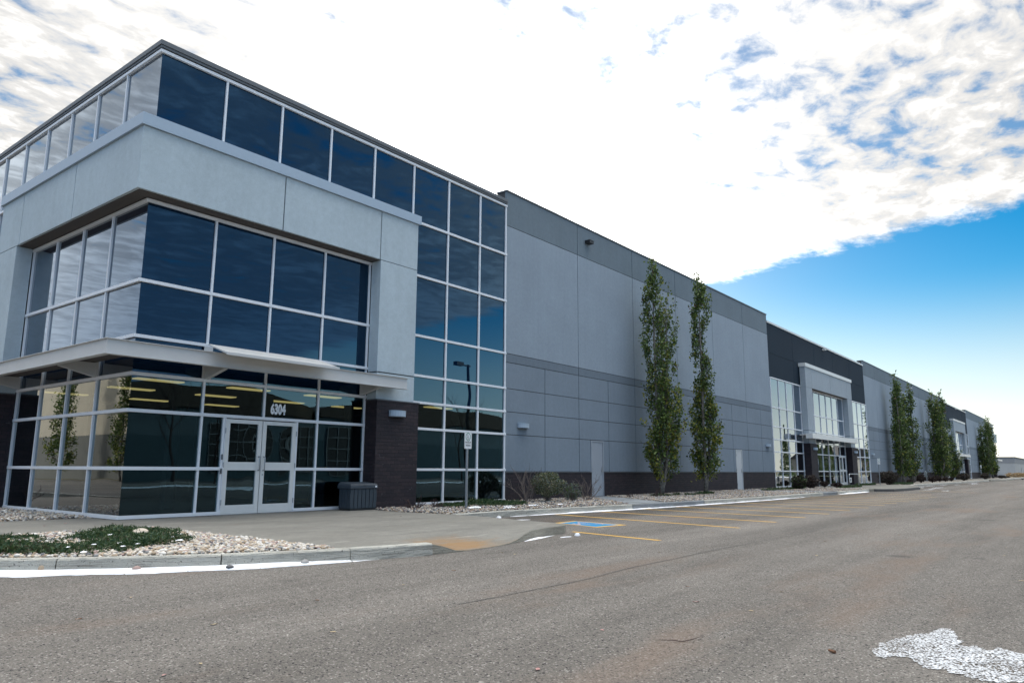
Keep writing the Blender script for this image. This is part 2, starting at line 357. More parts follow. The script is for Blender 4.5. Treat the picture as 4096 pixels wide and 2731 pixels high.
# ------------------------------------------------------------------ the main building
B = thing('warehouse', 'long grey precast warehouse with glazed corner entrance, charcoal bays and dark brick base', 'building')
FT = lambda u, d, z: (u, d, z)
LT = lambda u, d, z: (d, u, z)
ZR = [0, 1.035, 2.23, 3.0, 3.8, 5.01, 6.86, 8.54, 10.37]

def pane(T, left, u0, u1, z0, z1, mat, parent, amp=.0010, d=0.0, n=7, name='window', tilt=.0010):
    a1, a2, ph = random.uniform(-1,1)*amp, random.uniform(-.6,.6)*amp, random.random()*6
    tx, tz = random.uniform(-1,1)*tilt, random.uniform(-1,1)*tilt
    V = []
    for j in range(n+1):
        for i in range(n+1):
            s, t = i/n, j/n
            w = a1*math.sin(math.pi*s)*math.sin(math.pi*t) + a2*math.sin(2*math.pi*s+ph)*math.sin(math.pi*t) + (s-.5)*tx + (t-.5)*tz
            V.append(T(u0+(u1-u0)*s, d+w, z0+(z1-z0)*t))
    F = []
    for j in range(n):
        for i in range(n):
            q = [j*(n+1)+i, j*(n+1)+i+1, (j+1)*(n+1)+i+1, (j+1)*(n+1)+i]
            F.append(q[::-1] if left else q)
    return raw(name, V, F, [mat], None, parent, True)

def glazing(T, left, us, zs, ve, he, cells=None, hb=None, amp=.0010, merge=False, corner=False, mw=.0255, clear_below=2.9, d0=0.0):
    """us/zs: bar lines.  ve/he: which of them carry a bar.  One frame mesh, one window per cell."""
    f = MB(); fz0, fz1 = zs[0], zs[-1]
    h = mw
    bars = sorted(he)
    for z in bars:
        zz = max(z, .045) if z < .02 else z
        lo = us[0] - (.062 if corner and not left else 0) if not left else us[0] + (.062 if corner else 0)
        f.box((lo, d0-.062, zz-.036), (us[-1]+.03, d0+.06, zz+.036), T)
    for u in ve:
        zz = [fz0] + [z for z in bars if fz0 < z < fz1] + [fz1]
        f.box((u-h, d0-.045, fz0+.004), (u+h, d0+.05, fz1-.004), T)
    fr = f.build('curtain_wall', m_alu, B, bevel=.004)
    n = MB()
    for i in range(len(us)-1):
        for j in range(len(zs)-1):
            if cells and not cells(i, j): continue
            mat = m_clear if zs[j+1] < clear_below + .3 else m_tint
            if merge:
                n.quad(*[T(a, d0, b) for a, b in ((us[i],zs[j]),(us[i+1],zs[j]),(us[i+1],zs[j+1]),(us[i],zs[j+1]))])
                n.m[-1] = 0 if mat is m_clear else 1
            else: pane(T, left, us[i], us[i+1], zs[j], zs[j+1], mat, fr, amp*(1.6 if zs[j] < 2.9 else 1), d0)
    return fr

U = [0, 1.6, 3.17, 4.75, 6.33]
for T, left in ((FT, False), (LT, True)):
    glazing(T, left, U + [7.92, 9.5, 11.07, 12.49], [8.40, 10.37], [1.6,3.17,4.75,6.33,7.92], [10.345], corner=True)                        # high strip
    g = glazing(T, left, [7.90, 9.5, 11.07, 12.49], ZR[:-1], [], [0,1.035,2.23,3.0,3.8,5.01,6.86,8.54], amp=.0012)                           # curtain wall beside the portal
    f = MB()
    for u in (9.5, 11.07, 12.47): f.box((u-.03, -.046, .01), (u+.03, .051, 10.30), T)
    f.build('mullion', m_alu, g, bevel=.004)
    glazing(T, left, U, [3.8, 5.01, 6.83], [1.6,3.17,4.75,6.30], [3.8,5.01,6.80], corner=True, amp=.001)
    if left:
        glazing(T, left, U, [0,1.035,2.23,3.0,3.77], [1.6,3.17,4.75,6.30], [0,1.035,2.23,3.0], corner=True)
    else:
        glazing(T, left, U, [2.23,3.0,3.77], [1.6,3.17,4.75,6.30], [2.23,3.0], corner=True)
        glazing(T, left, [0,1.6,2.165], [0,1.035,2.20], [1.6,2.145], [0,1.035], corner=True, amp=.0012)
        glazing(T, left, [4.125,4.75,6.33], [0,1.035,2.20], [4.135,4.75,6.30], [0,1.035], amp=.0014)

def door_leaf(x0, x1, hinge, z1=2.17, T=FT, d=0.0, glazed=True, pull=True):
    f = MB(); s = .105
    f.box((x0,d-.045,.012),(x0+s,d+.02,z1)); f.box((x1-s,d-.045,.012),(x1,d+.02,z1))
    for a, b in ((.012,.215),(1.0,1.19),(z1-.09,z1)): f.box((x0+s,d-.043,a),(x1-s,d+.018,b))
    dr = f.build('door', m_white, B, bevel=.004)
    for a, b in ((.215,1.0),(1.19,z1-.09)): pane(FT, False, x0+s, x1-s, a, b, m_clear, dr, .0028, d-.01, 10, tilt=.003)
    if pull:
        xh = x1-.06 if hinge < 0 else x0+.06
        h = MB(); o = d-.05; pts = [(xh,o,1.0),(xh,o-.05,1.0),(xh,o-.065,1.02),(xh,o-.065,1.30),(xh,o-.05,1.32),(xh,o,1.32)]
        h.tube(pts, .013, 8); h.build('handle', m_steel, dr, smooth=True)
    hx = x0-.006 if hinge < 0 else x1+.006
    for z in (.28, 1.12, 1.90):
        k = MB(); k.tube([(hx,d-.055,z-.06),(hx,d-.055,z+.06)], .011, 6); k.build('hinge', m_steel, dr)
    return dr
door_leaf(2.20, 3.145, -1); door_leaf(3.165, 4.11, 1)
f = MB(); f.box((2.176,-.05,0.004),(2.194,.03,2.19)); f.box((4.116,-.05,.004),(4.124,.03,2.19)); f.box((2.2,-.02,.0),(4.11,.03,.011)); f.build('door_frame', m_alu, B)
k = MB(); k.tube([(3.225,-.046,.90),(3.225,-.052,.90)], .018, 10); k.build('door_lock', m_steel, B)
f = MB(); f.box((2.13,-.075,1.24),(2.155,-.047,1.36)); f.box((2.12,-.09,.92),(2.15,-.047,1.04)); f.build('card_reader', m_capdark, B)

def text_obj(name, body, size, mat, parent, T, sx=1.0, bold=.0, align='LEFT'):
    cu = bpy.data.curves.new(name, 'FONT'); cu.body = body; cu.size = size; cu.align_x = align; cu.offset = bold; cu.resolution_u = 4
    t = bpy.data.objects.new('tmp', cu); COL.objects.link(t)
    me = bpy.data.meshes.new_from_object(t.evaluated_get(bpy.context.evaluated_depsgraph_get()))
    bpy.data.objects.remove(t)
    for v in me.vertices: v.co = Vector(T(v.co.x*sx, v.co.y))
    me.materials.clear(); me.materials.append(mat); me.name = name
    o = bpy.data.objects.new(name, me); COL.objects.link(o); o.parent = parent; return o
bpy.context.view_layer.update()
text_obj('house_number', '6304', .335, m_digits, B, lambda u, v: (3.365+u, -.012, 2.365+v), .63, .017)

# brackets and wide posts behind the canopy
def canopy(x0, x1, y, z0, z1, left=False, deep=False, arms=(), xw=None, wrap=None):
    cv = MB(); e = .045
    if wrap:                                   # channel running round the corner
        X, Y, L = wrap                        # corner at (X, Y), left run ends at y = L
        cv.box((X,Y,z0+.012),(x1,Y+.012,z1-.012)); cv.box((X,Y+.012,z0+.012),(X+.012,L,z1-.012))
        for z in (z0, z1-.012):
            cv.prism([(X-e,Y-e),(x1+.02,Y-e),(x1+.02,Y+.10),(X+.10,Y+.10),(X+.10,L),(X-e,L)], z, z+.012)
        cp = cv.build('canopy', m_canopy, B)
        d = MB(); d.prism([(X+.102,Y+.102),(x1,Y+.102),(x1,-.46),(6.32,-.46),(6.32,-.07),(-.07,-.07),(-.07,6.32),(-.46,6.32),(-.46,L),(X+.102,L)], z1-.16, z1-.11)
        d.build('canopy_deck', m_soffit, cp)
    else:
        cv.box((x0,y,z0),(x1,y+.06,z1)); cv.box((x0,y+.06,z0),(x0+.06,-.50,z1)); cv.box((x1-.06,y+.06,z0),(x1,-.50,z1))
        cp = cv.build('canopy', m_white, B, bevel=.006)
        d = MB(); d.box((x0+.07,y+.065,z1-.10),(x1-.07,-.07,z1-.05)); d.build('canopy_deck', m_white, cp)
    return cp
cp = canopy(0, 7.0, 0, 3.21, 3.52, wrap=(-.95, -.95, 7.0))
for u in (1.62, 6.12):
    for T, left in ((FT, False), (LT, True)):
        a = MB(); a.add([T(u-.05, -.065, 3.02), T(u+.05, -.065, 3.02), T(u+.05, -.065, 3.34), T(u-.05, -.065, 3.34), T(u-.05, -.83, 3.20), T(u+.05, -.83, 3.20), T(u+.05, -.83, 3.34), T(u-.05, -.83, 3.34)],
            [(0,1,2,3),(4,7,6,5),(0,4,5,1),(3,2,6,7),(0,3,7,4),(1,5,6,2)]); a.build('canopy_arm', m_canopy, cp)
        if u < 2:
            a = MB(); a.box((u-.105, -.064, 3.04), (u+.105, -.044, 3.76), T); a.box((u+.03, -.09, 3.05), (u+.05, -.066, 3.17), T); a.build('post_plate', m_canopy, cp)
aw = MB(); aw.add([(1.22,-1.52,3.425),(4.18,-1.52,3.425),(4.18,-.72,3.70),(1.22,-.72,3.70),(1.22,-1.52,3.465),(4.18,-1.52,3.465),(4.18,-.72,3.72),(1.22,-.72,3.72)],
    [(0,3,2,1),(4,5,6,7),(0,1,5,4),(1,2,6,5),(2,3,7,6),(3,0,4,7)])
aw.box((1.21,-1.535,3.41),(4.19,-1.522,3.47)); aw.build('awning', m_canopy, B)
f = MB()
for x in (1.5, 3.9): f.box((x-.02,-.93,3.53),(x+.02,-.89,3.64))
f.build('awning_bracket', m_steel, B)

def panels(name, rows, y0, mat, T=FT, thick=.07, back=.30, g=.016, parent=B):
    m = MB()
    X0 = min(r[2][0] for r in rows); X1 = max(r[2][-1] for r in rows)
    for r in rows:
        z0, z1, xs = r[:3]; skip = r[3] if len(r) > 3 else ()
        for i in range(len(xs)-1):
            if i in skip: continue
            m.mi = 0
            m.box((xs[i]+(g if i else 0), y0, z0+g), (xs[i+1]-(g if i < len(xs)-2 else 0), y0+thick, z1-g*.2), T)
            m.mi = 1
            m.box((xs[i]+.002, y0+.022, z0+.001), (xs[i+1]-.002, y0+back, z1-.001), T)
    return m.build(name, [mat, m_joint], parent, bevel=.006)

# the pale portal frame round the glazed corner
PY = -.45
def portal_corner():
    for T, left in ((FT, False), (LT, True)):
        lo = PY if not left else 0.0 + .0
        xs = [PY, 3.11, 6.30, 7.75] if not left else [PY+.45+.05, 2.9, 6.2, 7.75]
        m = MB(); g = .014
        st = PY if not left else .07 + PY
        xs[0] = PY if not left else PY+.07
        for i in range(3):
            m.mi = 0; m.box((xs[i]+(g if i else 0), PY, 6.86), (xs[i+1]-(g if i < 2 else 0), PY+.07, 8.262), T)
        m.mi = 1; m.box((xs[0]+.08, PY+.03, 6.868), (7.74, -.075, 8.25), T)
        m.mi = 0; m.box((7.68, PY+.071, 6.861), (7.749, -.07, 8.261), T)
        fa = m.build('portal_beam', [m_fascia, m_joint], B, bevel=.008)
        s = MB(); s.box((PY+.075, PY+.072, 6.85), (7.74, -.065, 6.866), T) if not left else s.box((-.064, PY+.072, 6.852), (7.74, -.067, 6.867), T)
        s.build('soffit', m_soffit, fa)
        c = MB(); a = PY-.06 if not left else PY-.06+.33
        c.box((PY-.06 if not left else PY+.27, PY-.06, 8.265), (7.82, PY+.27, 8.30), T)
        c.box((PY-.06 if not left else -.02, PY-.06, 8.301), (7.82, -.02 if not left else -.03, 8.53), T)
        c.build('cap_flashing', m_flash, fa)
        p = MB()
        for z0, z1 in ((2.93, 3.66), (3.69, 6.845)): p.box((6.33, PY, z0), (7.75, -.066, z1), T)
        p.build('portal_pier', m_fascia, B, bevel=.008)
        p = MB(); p.box((6.34, PY+.02, 3.655), (7.74, -.08, 3.695), T); p.build('pier_joint', m_joint, B)
        b = MB(); b.box((6.31, PY-.075, 0.0), (7.88, -.064, 2.90), T); bb = b.build('brick_base', m_brick, B)
        k = MB(); k.box((6.29, PY-.10, 2.901), (7.90, -.063, 2.929), T); k.build('base_cap', m_capdark, bb)
portal_corner()

# roof cap over the glass and the roof
m = MB(); m.box((-.075,-.085,10.405),(12.49,.30,10.46)); m.box((-.075,.301,10.405),(.30,12.8,10.46))
m.box((-.10,-.11,10.461),(12.49,.30,10.575)); m.box((-.10,.301,10.461),(.30,12.8,10.575)); m.build('roof_cap', m_capdark, B, bevel=.006)
m = MB(); m.box((.31,.31,10.1),(171.9,45,10.3)); m.build('roof', m_capdark, B)
m = MB(); m.box((0,12.6,0),(.3,45,10.9)); m.box((0,45.01,0),(172,45.3,10.9)); m.box((171.7,.35,0),(172,45,10.6)); m.build('wall', m_grey, B)

def grey_section(x0, x1, joints, doors, cap=m_capdark, ret=True):
    pts = lambda js: [x0] + [j for j in js if x0+.2 < j < x1-.2] + [x1]
    J2 = pts(joints[1::2]); J1 = pts(joints)
    up = panels('wall', [(5.02, 9.65, J2)], 0, m_grey)
    panels('wall_band', [(4.71, 5.02, J2)], 0, m_band)
    lo = []; row = sorted(J1 + [d for dd in doors for d in dd[:2]])
    skip = [i for i in range(len(row)-1) if any(abs(row[i]-dd[0]) < 1e-6 for dd in doors)]
    lo.append((.97, 2.22, row, skip))
    for a, b in ((2.22,3.0),(3.0,3.80),(3.80,4.71)): lo.append((a, b, J1))
    panels('wall_base', lo, 0, m_lower)
    panels('parapet', [(9.65, 10.93, J2)], 0, m_parapet, back=.42)
    c = MB(); c.box((x0-.03,-.035,10.931),(x1+.03,.47,10.985)); c.build('parapet_cap', cap, B)
    xs = [x0] + [d for dd in doors for d in dd[:2]] + [x1]
    for i in range(0, len(xs), 2):
        b = MB(); b.box((xs[i]+.001,-.035,0),(xs[i+1]-.001,.25,.945)); pb = b.build('brick_base', m_brick, B)
        k = MB(); k.box((xs[i]+.001,-.055,.946),(xs[i+1]-.001,.25,.969)); k.build('base_cap', m_capdark, pb)
    for d0, d1, mt in doors:
        f = MB(); f.box((d0,-.02,0),(d0+.05,.2,2.21)); f.box((d1-.05,-.02,0),(d1,.2,2.21)); f.box((d0+.05,-.02,2.16),(d1-.05,.2,2.21))
        f.build('door_frame', mt, B)
        d = MB(); d.box((d0+.055,.005,.02),(d1-.055,.06,2.155)); dr = d.build('service_door', mt, B, bevel=.004)
        h = MB(); h.box((d1-.17,-.012,.93),(d1-.10,.004,1.16)); h.tube([(d1-.135,-.012,1.02),(d1-.135,-.06,1.02),(d1-.25,-.065,1.02)], .012, 6); h.build('handle', m_steel, dr)
        for z in (.3, 1.1, 1.9):
            k = MB(); k.box((d0+.04,-.032,z-.06),(d0+.062,-.021,z+.06)); k.build('hinge', m_steel, dr)
G1 = [14.88,17.17,19.42,21.71,23.9,26.1,28.35,30.6,32.83,35.1,37.4]
grey_section(12.53, 39.35, G1, [(18.0,18.95,m_door),(33.12,34.06,m_doorw)])
grey_section(64.35, 108.1, [64.35+2.24*k for k in range(1, 20)], [])
grey_section(131.9, 160.0, [131.9+2.25*k for k in range(1, 13)], [])

def bay(x0, x1, p0, p1, n_up, detail=True):
    """charcoal bay with a pale portal: dark wall above, glazing both sides, portal with doors"""
    ns = max(3, round((x1-x0)/5.0)); xs = [x0+.02+(x1-x0-.04)*k/ns for k in range(ns+1)]
    panels('dark_wall', [(6.92,8.48,xs),(8.48,10.45,xs)], .0, m_char)
    c = MB(); c.box((x0+.0,-.05,10.451),(x1-.0,.4,10.58)); c.build('parapet_cap', m_white, B)
    for a, b in ((x0+.03, p0+.0), (p1, x1-.03)):
        n = max(2, round((b-a)/1.57)); us = [a+(b-a)*k/n for k in range(n+1)]
        g = glazing(FT, False, us, ZR[:7]+[6.90], us, [0,1.035,2.23,3.0,3.8,5.01,6.90], amp=.001, cells=lambda i, j: j != 6)
    m = MB(); g = .014; PYb = PY
    xs = [p0, p0+1.45, (p0+p1)/2, p1-1.4, p1]
    for i in range(4):
        m.mi = 0; m.box((xs[i]+(g if i else 0),PYb,6.83),(xs[i+1]-(g if i < 3 else 0),PYb+.07,8.25))
    m.mi = 1; m.box((p0+.07,PYb+.03,6.838),(p1-.07,-.075,8.24))
    m.mi = 0; m.box((p0,PYb+.071,6.831),(p0+.068,-.068,8.249)); m.box((p1-.068,PYb+.071,6.831),(p1,-.068,8.249))
    fa = m.build('portal_beam', [m_portal, m_joint], B, bevel=.008)
    s = MB(); s.box((p0+.1,PYb+.072,6.822),(p1-.1,-.066,6.8365)); s.build('soffit', m_soffit, fa)
    c = MB(); c.box((p0-.05,PYb-.06,8.252),(p1+.05,-.02,8.50)); c.build('cap_flashing', m_white, fa)
    i0, i1 = p0+1.4, p1-1.4
    for a, b in ((p0, i0), (i1, p1)):
        p = MB()
        for z0, z1 in ((2.93,3.80),(3.83,6.82)): p.box((a,PYb,z0),(b,-.066,z1))
        p.build('portal_pier', m_portal, B, bevel=.008)
        p = MB(); p.box((a+.01,PYb+.02,3.79),(b-.01,-.08,3.84)); p.build('pier_joint', m_joint, B)
        k = MB(); k.box((a+.02-.06,PYb-.07,0),(b+.06,-.064,2.92)); k.build('brick_base', m_brick, B)
    n = 6; us = [i0+(i1-i0)*k/n for k in range(n+1)]
    glazing(FT, False, us, [3.8,5.01,6.82], us, [3.8,5.01,6.79], amp=.001)
    glazing(FT, False, us, [0,1.035,2.23,3.0,3.77], us, [0,1.035,2.23,3.0], amp=.002)
    # door leaves stand just proud of the glazing
    w = us[1]-us[0]
    for a in (i0+.25, i1-2.35, i1-1.40):
        dr = MB(); s = .1
        dr.box((a,-.115,.012),(a+s,-.066,2.19)); dr.box((a+.93-s,-.115,.012),(a+.93,-.066,2.19))
        for q, r in ((.012,.2),(1.0,1.18),(2.09,2.19)): dr.box((a+s,-.113,q),(a+.93-s,-.068,r))
        do = dr.build('door', m_white, B, bevel=.004)
        for q, r in ((.2,1.0),(1.18,2.09)): pane(FT, False, a+s, a+.93-s, q, r, m_tint, do, .003, -.09, 4)
    canopy(p0-.9, p1-1.2, -.95, 3.22, 3.56)
bay(39.35, 64.35, 45.4, 57.75, 6)
bay(108.1, 131.9, 113.9, 125.9, 6)
# far end: the same glazed corner, mirrored
m = MB(); m.box((164.6,PY,6.86),(172.4,-.05,8.26)); m.box((164.7,PY,3.0),(166.1,-.06,6.85)); m.build('portal_beam', m_fascia, B)
m = MB(); m.box((164.5,PY-.06,8.262),(172.5,-.04,8.53)); m.build('cap_flashing', m_flash, B)
m = MB(); m.box((164.68,PY-.07,0),(166.2,-.06,2.99)); m.build('brick_base', m_brick, B)
g = MB(); g.box((160.03,.0,0.02),(171.9,.03,10.3)); g.build('window', m_tint, B)
m = MB()
for z in (1.035,2.23,3.0,3.8,5.01,6.86,8.54,10.3): m.box((160.03,-.06,z-.035),(172,-.005,z+.035))
for x in (161.6,163.1,164.6,166.2,167.8,169.3,170.8,171.95): m.box((x-.03,-.045,.0),(x+.03,-.006,10.25))
m.build('curtain_wall', m_alu, B)
m = MB(); m.box((160.03,-.1,10.35),(172.1,.3,10.56)); m.build('roof_cap', m_capdark, B)
m = MB(); m.box((165.3,-.95,3.22),(173.2,-.6,3.5)); m.build('canopy', m_white, B)

# the lit interior behind the ground-floor glass
m = MB(); m.box((.1,.1,-.02),(12.4,13.9,.004)); I = m.build('interior_floor', m_intd, B)
m = MB(); m.box((.1,.09,3.16),(12.4,13.9,3.2)); m.build('interior_ceiling', m_int, B)
m = MB(); m.box((.1,14,0),(12.4,14.1,3.15)); m.box((12.41,.1,0),(12.5,14,3.15)); m.box((7.6,4.0,0),(7.75,13.9,3.15)); m.box((1.2,10.2,0),(7.0,10.3,3.15)); m.build('interior_wall', m_int, B)
m = MB()
for x, y in ((2.6,3.2),(5.4,3.2),(8.4,3.2),(11,3.2),(2.6,8),(5.4,8)): m.box((x-.11,y-.11,.005),(x+.11,y+.11,3.155))
m.build('interior_column', m_int, B)
for y in (1.9, 4.4, 7.4):
    for k in range(5):
        x = 1.0 + 2.45*k + (.5 if y == 4.4 else 0)
        if x > 7 and y == 7.4: continue
        m = MB(); m.box((x,y,3.125),(x+1.15,y+.30,3.155)); m.build('ceiling_light', m_lamp, B)

# ------------------------------------------------------------------ lamps and small fixtures on the walls
def wall_lamp(name, label, loc, s=1.0):
    t = thing(name, label, 'wall lamp', loc, group='half-round wall lamps on the building')
    b = MB(); n = 10; pr = [(.29*math.cos(math.pi*k/n), -.02-.19*math.sin(math.pi*k/n)) for k in range(n+1)]
    pr = [(.285, 0)] + [(x, y) for x, y in pr] + [(-.285, 0)]
    b.prism(pr[::-1], 0, .15); b.build('housing', m_flash, t, bevel=.006)
    c = MB(); c.prism([(x*1.015, y*1.02) for x, y in pr[::-1]], .151, .165); c.build('lid', m_flash, t)
    c = MB(); c.prism([(x*.9, y*.9-.004) for x, y in pr[::-1]], -.018, -.001); c.build('lens', m_capdark, t)
    return t
wl = wall_lamp('wall_lamp', 'half-round grey lamp on the dark brick pier beside the corner entrance', (7.03, -.527, 2.48))
yb = -.002
for lb, loc in (('half-round grey lamp on the grey wall next to the tall curtain wall', (13.5, yb, 2.48)),
                ('half-round lamp on the grey wall beyond the pale service door', (38.3, yb, 2.50)),
                ('half-round lamp on the nearer brick pier of the charcoal entrance bay', (46.2, -.522, 2.48)),
                ('half-round lamp on the farther brick pier of the charcoal entrance bay', (57.2, -.522, 2.48)),
                ('half-round lamp on the grey wall just past the charcoal entrance bay', (65.5, yb, 2.48))): dup(wl, lb, loc)
def cam_box(label, loc, mat):
    t = thing('wall_fixture', label, 'fixture', loc, group='small fixtures high on the parapet')
    b = MB(); b.box((-.16,-.24,-.02),(.16,-.003,.10)); b.build('body', mat, t, bevel=.01)
    b = MB(); b.box((-.17,-.26,.101),(.17,-.003,.115)); b.build('hood', m_capdark, t)
cam_box('small dark box fixture high on the near grey parapet', (17.9, 0, 10.30), m_black)
cam_box('small pale fixture under the cap of the first charcoal wall', (51.8, 0, 10.25), m_white)
cam_box('small pale fixture high on the parapet behind the grouped poplars', (86.0, 0, 10.35), m_white)
cam_box('small pale fixture under the cap of the distant charcoal wall', (120.5, 0, 10.25), m_white)
#@@PART2
# ------------------------------------------------------------------ ground, asphalt, pavement, kerbs
Z0 = -.15
m = MB(); m.quad((-900,-900,-.17),(2500,-900,-.17),(2500,1500,-.17),(-900,1500,-.17))
struct(m.build('ground', speck('dry_grass', (.13,.115,.07), (.22,.19,.115), .8)))
m = MB(); m.quad((-70,-30,Z0),(214,-30,Z0),(214,-.02,Z0),(-70,-.02,Z0)); m.quad((-22,-.02,Z0),(-.02,-.02,Z0),(-.02,120,Z0),(-22,120,Z0))
struct(m.build('asphalt', m_asph, recalc=False))
m_skirt = concrete('kerb_face_concrete', (.43,.40,.33), False)
def poly_sheet(name, poly, zf, mat, step=.25, skirt=None, kind='structure'):
    """triangulated sheet inside a polygon with height zf(x,y) and a vertical skirt"""
    B2 = []; n = len(poly)
    for i in range(n):
        a, b = Vector(poly[i]), Vector(poly[(i+1)%n]); k = max(1, int((b-a).length/step))
        B2 += [a + (b-a)*j/k for j in range(k)]
    nb = len(B2); xs = [p.x for p in B2]; ys = [p.y for p in B2]; P = list(B2)
    def inside(x, y):
        c = False
        for i in range(n):
            (x1,y1),(x2,y2) = poly[i], poly[(i+1)%n]
            if (y1 > y) != (y2 > y) and x < (x2-x1)*(y-y1)/(y2-y1)+x1: c = not c
        return c
    st = step
    x = min(xs)+st
    while x < max(xs):
        y = min(ys)+st
        while y < max(ys):
            if inside(x, y): P.append(Vector((x+random.uniform(-.02,.02)*st, y)))
            y += st
        x += st
    vs, es, fs, *_ = delaunay_2d_cdt(P, [], [list(range(nb))], 1, 1e-5)
    mb = MB(); mb.add([(v.x, v.y, zf(v.x, v.y)) for v in vs], [list(f) for f in fs])
    if skirt is not None:
        for i in range(nb):
            a, b = B2[i], B2[(i+1)%nb]
            mb.mi = 1; mb.quad((a.x,a.y,zf(a.x,a.y)), (a.x,a.y,skirt), (b.x,b.y,skirt), (b.x,b.y,zf(b.x,b.y)))
    o = mb.build(name, [mat, m_skirt])
    if kind: o['kind'] = kind
    return o
def sst(a, b, x):
    t = min(1, max(0, (x-a)/(b-a))); return t*t*(3-2*t)
def ramp_z(x, y):
    s = sst(.72, 1.35, x)*(1-sst(2.45, 3.75, x)); t = sst(-6.1, -7.9, y) if False else min(1, max(0, (-6.2-y)/1.75))
    return -.142*s*t**1.6
pave = [(0.02,-.02),(6.3,-.02),(6.28,-.58),(5.95,-1.2),(5.88,-2.2),(6.0,-3.0),(6.08,-3.72),(5.86,-5.0),(5.62,-6.0),(5.42,-7.0),(5.25,-7.38),(4.95,-7.55),(4.3,-7.62),(3.6,-7.76),(2.9,-7.98),(2.0,-8.12),(1.2,-8.16),(.75,-8.1),(.05,-7.94),(-.5,-7.82),
        (-.56,-7.0),(-.56,-4.2),(-.56,-3.0),(-.62,-2.62),(-1.2,-2.56),(-2.4,-2.5),(-5.2,-2.4),(-5.2,1.3),(-2.0,1.22),(-.35,1.10),(0.02,1.06)]
poly_sheet('pavement', pave, ramp_z, m_conc, .22, Z0-.01)
def sweep(name, path, w, z0, z1, mat, rough=.006, seed=1, slope=.02, step=.18):
    """kerb: rectangular section along a 2-D path, outer (road) side on the right-hand of travel"""
    r = random.Random(seed); pts = []
    for a, b in zip(path[:-1], path[1:]):
        a, b = Vector(a), Vector(b); k = max(1, int((b-a).length/step)); pts += [a+(b-a)*j/k for j in range(k)]
    pts.append(Vector(path[-1])); mb = MB(); rows = []
    for i, p in enumerate(pts):
        t = (pts[min(i+1,len(pts)-1)] - pts[max(i-1,0)]).normalized(); nrm = Vector((t.y, -t.x))
        j = lambda: r.uniform(-rough, rough)
        o = p; q = p - nrm*w
        rows.append([(o.x+nrm.x*(slope+j()), o.y+nrm.y*(slope+j()), z0), (o.x+nrm.x*(slope*.4+j()*.6), o.y+nrm.y*slope*.4, (z0+z1)/2+j()), (o.x+nrm.x*j(), o.y+nrm.y*j(), z1-.018+j()*.6), (o.x-nrm.x*.02, o.y-nrm.y*.02, z1+j()*.5), (q.x, q.y, z1+j()*.3), (q.x, q.y, z0)])
    vs = [v for rw in rows for v in rw]; n = 6
    fs = [(i*n+k, i*n+k+1, (i+1)*n+k+1, (i+1)*n+k) for i in range(len(rows)-1) for k in range(n-1)]
    fs += [list(range(n))[::-1], [(len(rows)-1)*n+k for k in range(n)]]
    mb.add(vs, fs); return struct(mb.build(name, mat, smooth=False))
K1 = [(-5.35,30),(-5.35,1.0),(-5.3,-2.6),(-5.1,-3.7),(-4.62,-4.75),(-3.95,-5.62),(-3.42,-6.14),(-2.68,-6.74),(-1.98,-7.2),(-1.18,-7.58),(-.50,-7.825),(.05,-7.965),(.74,-8.125)]
def split_at(path, cuts, gap=.014):
    out = [[Vector(path[0])]]
    for a, b in zip(path[:-1], path[1:]):
        a, b = Vector(a), Vector(b)
        if any((b-Vector(c)).length < 1e-6 for c in cuts):
            d = (b-a).normalized(); out[-1].append(b-d*gap/2); out.append([b+d*gap/2])
        else: out[-1].append(b)
    return [[tuple(p) for p in q] for q in out]
for n_, q_ in enumerate(split_at(K1, [(-3.42,-6.14),(-1.98,-7.2),(-4.62,-4.75),(-.50,-7.825)])): sweep('kerb', q_, .17, Z0-.01, .012, m_kerb, seed=3+n_, rough=.008)
K2 = [(6.10,-3.70),(8,-3.62),(10,-3.85),(13.55,-4.27)]
K2b = [(13.58,-4.275),(15.6,-4.42),(18.2,-4.6)]
K2c = [(18.23,-4.60),(24,-4.85),(30.5,-4.92),(31.7,-4.93)]
K2d = [(34.3,-4.95),(41.0,-4.98)]
sweep('kerb', K2, .17, Z0-.01, .005, m_kerb, seed=4); sweep('kerb', K2b, .17, Z0-.01, .004, m_pad, seed=5)
sweep('kerb', K2c, .17, Z0-.01, .005, m_kerb, seed=6); sweep('kerb', [(31.73,-4.93),(34.27,-4.95)], .17, Z0-.01, .003, m_pad, seed=8); sweep('kerb', K2d, .17, Z0-.01, .005, m_kerb, seed=7)
poly_sheet('service_path', [(17.9,-.05),(19.0,-.05),(17.2,-2.6),(15.75,-4.24),(13.62,-4.1),(15.6,-2.4)], lambda x, y: .012, m_pad, .5, -.05)
poly_sheet('service_path', [(33.0,-.05),(34.1,-.05),(33.5,-2.6),(34.0,-4.76),(31.9,-4.74),(31.6,-3.0)], lambda x, y: .012, m_pad, .5, -.05)
pav2 = [(44.6,-.02),(60,-.02),(60,-3.2),(58,-4.4),(55,-5.6),(50,-6.1),(44.6,-6.1),(43.0,-5.9),(42.2,-5.1),(42.6,-2.0)]
poly_sheet('pavement', pav2, lambda x, y: 0.0 - .14*sst(50.5,53,x)*(1-sst(56,57.5,x))*sst(-4.2,-5.6,y) if y < -4.2 else 0.0, m_conc, .6, Z0-.01)
sweep('kerb', [(42.15,-5.05),(42.9,-5.95),(44.6,-6.15),(50.2,-6.15)], .17, Z0-.01, .006, plain('dark_kerb', (.075,.073,.07), .9), seed=9, step=.4)
sweep('kerb', [(58.2,-4.3),(62,-3.8),(80,-4.2),(108,-4.6)], .17, Z0-.01, .005, m_kerb, seed=10, step=1)
